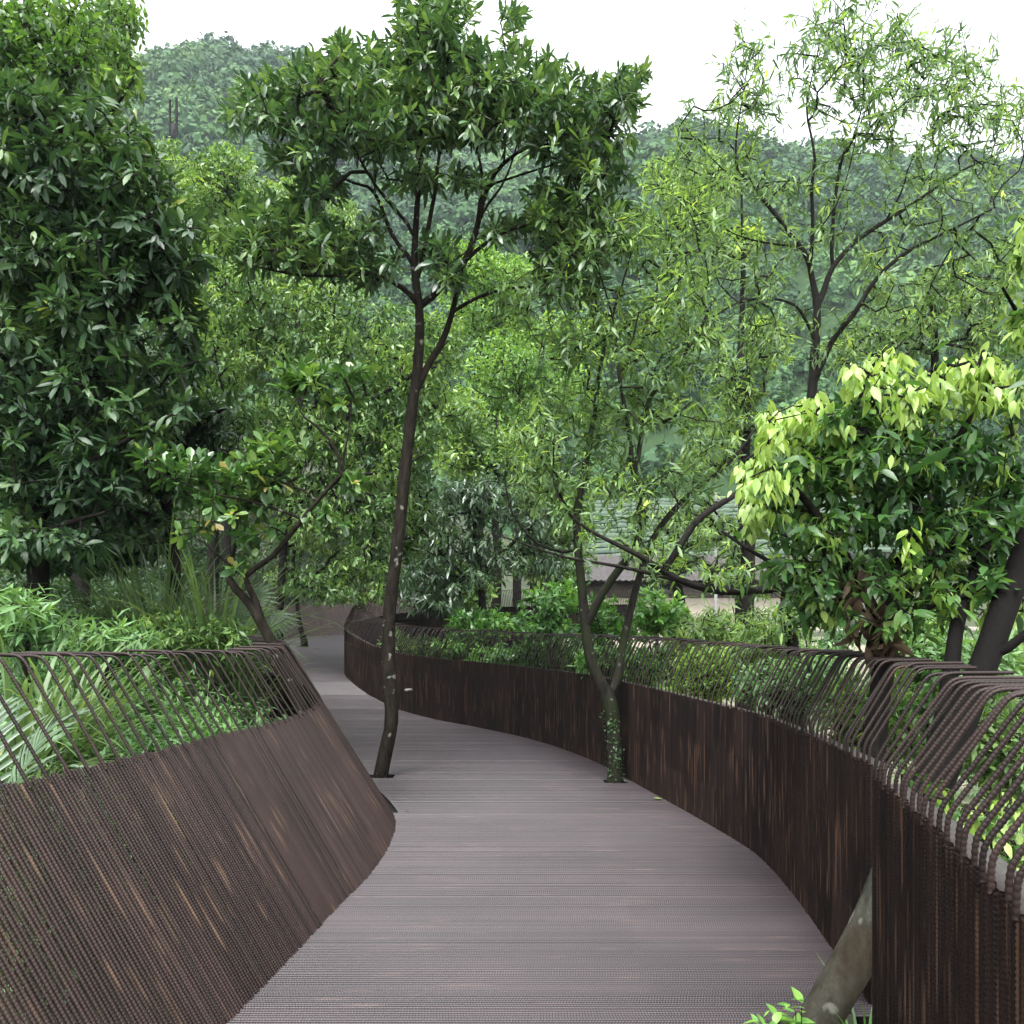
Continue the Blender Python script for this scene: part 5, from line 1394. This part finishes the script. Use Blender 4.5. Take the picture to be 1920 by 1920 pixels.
c = at(500, 1215, 10.4)
c[2] = float(ground_h(np.array([c[0]]), np.array([10.4]))[0])
fp = empty("fan_palm", c, "small fan palm with ribbed leaves beside the far dark trunk", "palm")
for tx, ty, rot in ((508, 1150, -0.4), (470, 1120, 0.4), (440, 1160, 1.0)):
    h = at(tx, ty, 10.3)
    V, Q = tube(catmull(np.array([c, (c + h) / 2 + [0, 0, 0.1], h]), 0.08), np.full(len(catmull(np.array([c, (c + h) / 2 + [0, 0, 0.1], h]), 0.08)), 0.008), 5)
    n = 22
    a = np.linspace(-2.0, 2.0, n) + rot - math.pi / 2
    D = np.stack([np.cos(a), np.full(n, -0.35), np.sin(a)], axis=1)
    Vl, Ql, pv = leaf_geo(np.repeat(h[None], n, 0), D, np.tile([0, -1.0, 0.3], (n, 1)), rng.uniform(0.36, 0.44, n), np.full(n, 0.045), "blade", 0.3, 0.5)
    make("fan_leaf", np.vstack([V, Vl]), np.vstack([Q, Ql + len(V)]), LM["palm"], fp, tone=np.concatenate([np.full(len(V), 0.2), np.repeat(np.clip(0.4 + rng.normal(0, 0.15, n), 0, 1), pv)]))

# small plants in the gap at the foot of the leaning trunk
lf_p = dict(n=7, L=0.06, asp=0.45, shape="ovate", ang=(50, 95), span=0.03, droop=0.1, wob=0.3, curl=0.2, tone=0.75)
for lab, px, py, n in (("small seedling with pale green leaves at the left foot of the leaning trunk", 1442, 1925, 3), ("tiny sprig clinging to the left side of the leaning trunk's foot", 1500, 1912, 3)):
    c = at(px, py, 3.32)
    tp = c + rng.normal(0, 0.025, (n, 3)) + np.array([0, 0, 0.03])
    V2, Q2, t2 = foliage(tp, norm(rng.normal(0, 0.3, (n, 3)) + np.array([0, 0, 1.0])), lf_p)
    Vs, Qs = frusta(np.repeat((c - [0, 0, 0.35])[None], n, 0), tp, np.full(n, 0.003), np.full(n, 0.002))
    sp = empty("seedling", c - np.array([0, 0, 0.35]), lab, "seedling")
    make("stem", Vs, Qs, M["twig"], sp)
    make("foliage", V2, Q2, LM["bright"], sp, tone=t2)
c = at(1625, 2000, 3.38)
V2, Q2, t2 = blades(c, 16, 0.42, 0.012, 0.8, 0.5, 0.5)
g = make("grass_tuft", V2, Q2, LM["bright"], tone=t2)
tag(g, "thin grass tuft between the leaning trunk and the near fence panel", "grass")

# fallen leaves and a twig on the walkway
for lab, px, py, Yf, L, col, tn in (("pale yellow fallen leaf by the foot of the dark wall, nearest the forked trunk", 1240, 1496, 7.95, 0.11, "lime", 0.95), ("small fallen leaf on the open deck left of the forked tree", 830, 1438, 9.6, 0.06, "dead", 0.2),
                                    ("tiny pale speck of a leaf on the deck right of the fence tip", 764, 1512, 7.5, 0.045, "dead", 1.0), ("pale fallen leaf on the far deck before the thin black trunk", 583, 1219, 21.3, 0.10, "dead", 1.0)):
    x = (px - CX) / F * Yf
    z = float(zdeck(Yf)) + 0.006
    a = rng.uniform(0, 6.28)
    Vl, Ql, pv = leaf_geo(np.array([[x, Yf, z]]), np.array([[math.cos(a), math.sin(a), 0.05]]), np.array([[0, 0, 1.0]]), [L], [L * 0.45], "ovate", -0.12, 0.35)
    o = make("fallen_leaf", Vl - np.array([x, Yf, z]), Ql, LM[col], tone=np.full(len(Vl), tn))
    o.location = (x, Yf, z)
    tag(o, lab, "leaf")

HAZE, EXPOSURE, DENOISE = 0.00024, 2.4, True

# ------------------------------------------------------------------ light, air, render settings
world = bpy.data.worlds.new("World")
scene.world = world
world.use_nodes = True
nt = world.node_tree
nt.nodes.clear()
wo = nt.nodes.new("ShaderNodeOutputWorld")
bg = nt.nodes.new("ShaderNodeBackground")
sky = nt.nodes.new("ShaderNodeTexSky")
sky.sky_type = "NISHITA"
sky.sun_disc = False
SUN_EL, SUN_AZ = 62.0, 200.0
sky.sun_elevation = math.radians(SUN_EL)
sky.sun_rotation = math.radians(SUN_AZ)
sky.air_density = 1.0
sky.dust_density = 4.0
sky.ozone_density = 1.0
hs = nt.nodes.new("ShaderNodeHueSaturation")          # overcast: the blue is mostly gone
hs.inputs["Saturation"].default_value = 0.16
hs.inputs["Value"].default_value = 1.0
nt.links.new(sky.outputs[0], hs.inputs["Color"])
nt.links.new(hs.outputs[0], bg.inputs["Color"])
bg.inputs["Strength"].default_value = 0.15
nt.links.new(bg.outputs[0], wo.inputs[0])

sl = bpy.data.lights.new("sun", "SUN")
sl.energy = 0.6
sl.angle = math.radians(25)
sl.color = (1.0, 0.97, 0.93)
so = bpy.data.objects.new("sun", sl)
COL.objects.link(so)
az, el = math.radians(SUN_AZ), math.radians(SUN_EL)
sd = np.array([math.sin(az) * math.cos(el), math.cos(az) * math.cos(el), math.sin(el)])
from mathutils import Vector
so.rotation_euler = Vector(sd).to_track_quat("Z", "Y").to_euler()
so.location = (0, -5, 30)

if HAZE > 0:
    V, Q = box(-340, 340, -45, 352, -12, 262)
    m, nt, out = nodes_of("haze_air")
    pv = nt.nodes.new("ShaderNodeVolumePrincipled")
    pv.inputs["Color"].default_value = (0.78, 0.91, 1.0, 1)
    pv.inputs["Density"].default_value = HAZE
    pv.inputs["Anisotropy"].default_value = 0.0
    nt.links.new(pv.outputs[0], out.inputs["Volume"])
    hz = make("haze", V, Q, m, smooth=False)
    tag(hz, kind="stuff")

scene.view_settings.view_transform = "Standard"
scene.view_settings.look = "None"
scene.view_settings.exposure = EXPOSURE
scene.view_settings.gamma = 1.0
scene.render.engine = "CYCLES"
cy = scene.cycles
cy.max_bounces = 6
cy.diffuse_bounces = 3
cy.glossy_bounces = 2
cy.transmission_bounces = 3
cy.transparent_max_bounces = 4
cy.volume_bounces = 0
cy.caustics_reflective = False
cy.caustics_refractive = False
cy.sample_clamp_indirect = 6.0
cy.use_denoising = DENOISE
try:
    cy.denoiser = "OPENIMAGEDENOISE"
    cy.denoising_input_passes = "RGB_ALBEDO_NORMAL"
    cy.denoising_prefilter = "NONE"
except Exception:
    pass
scene.render.film_transparent = False
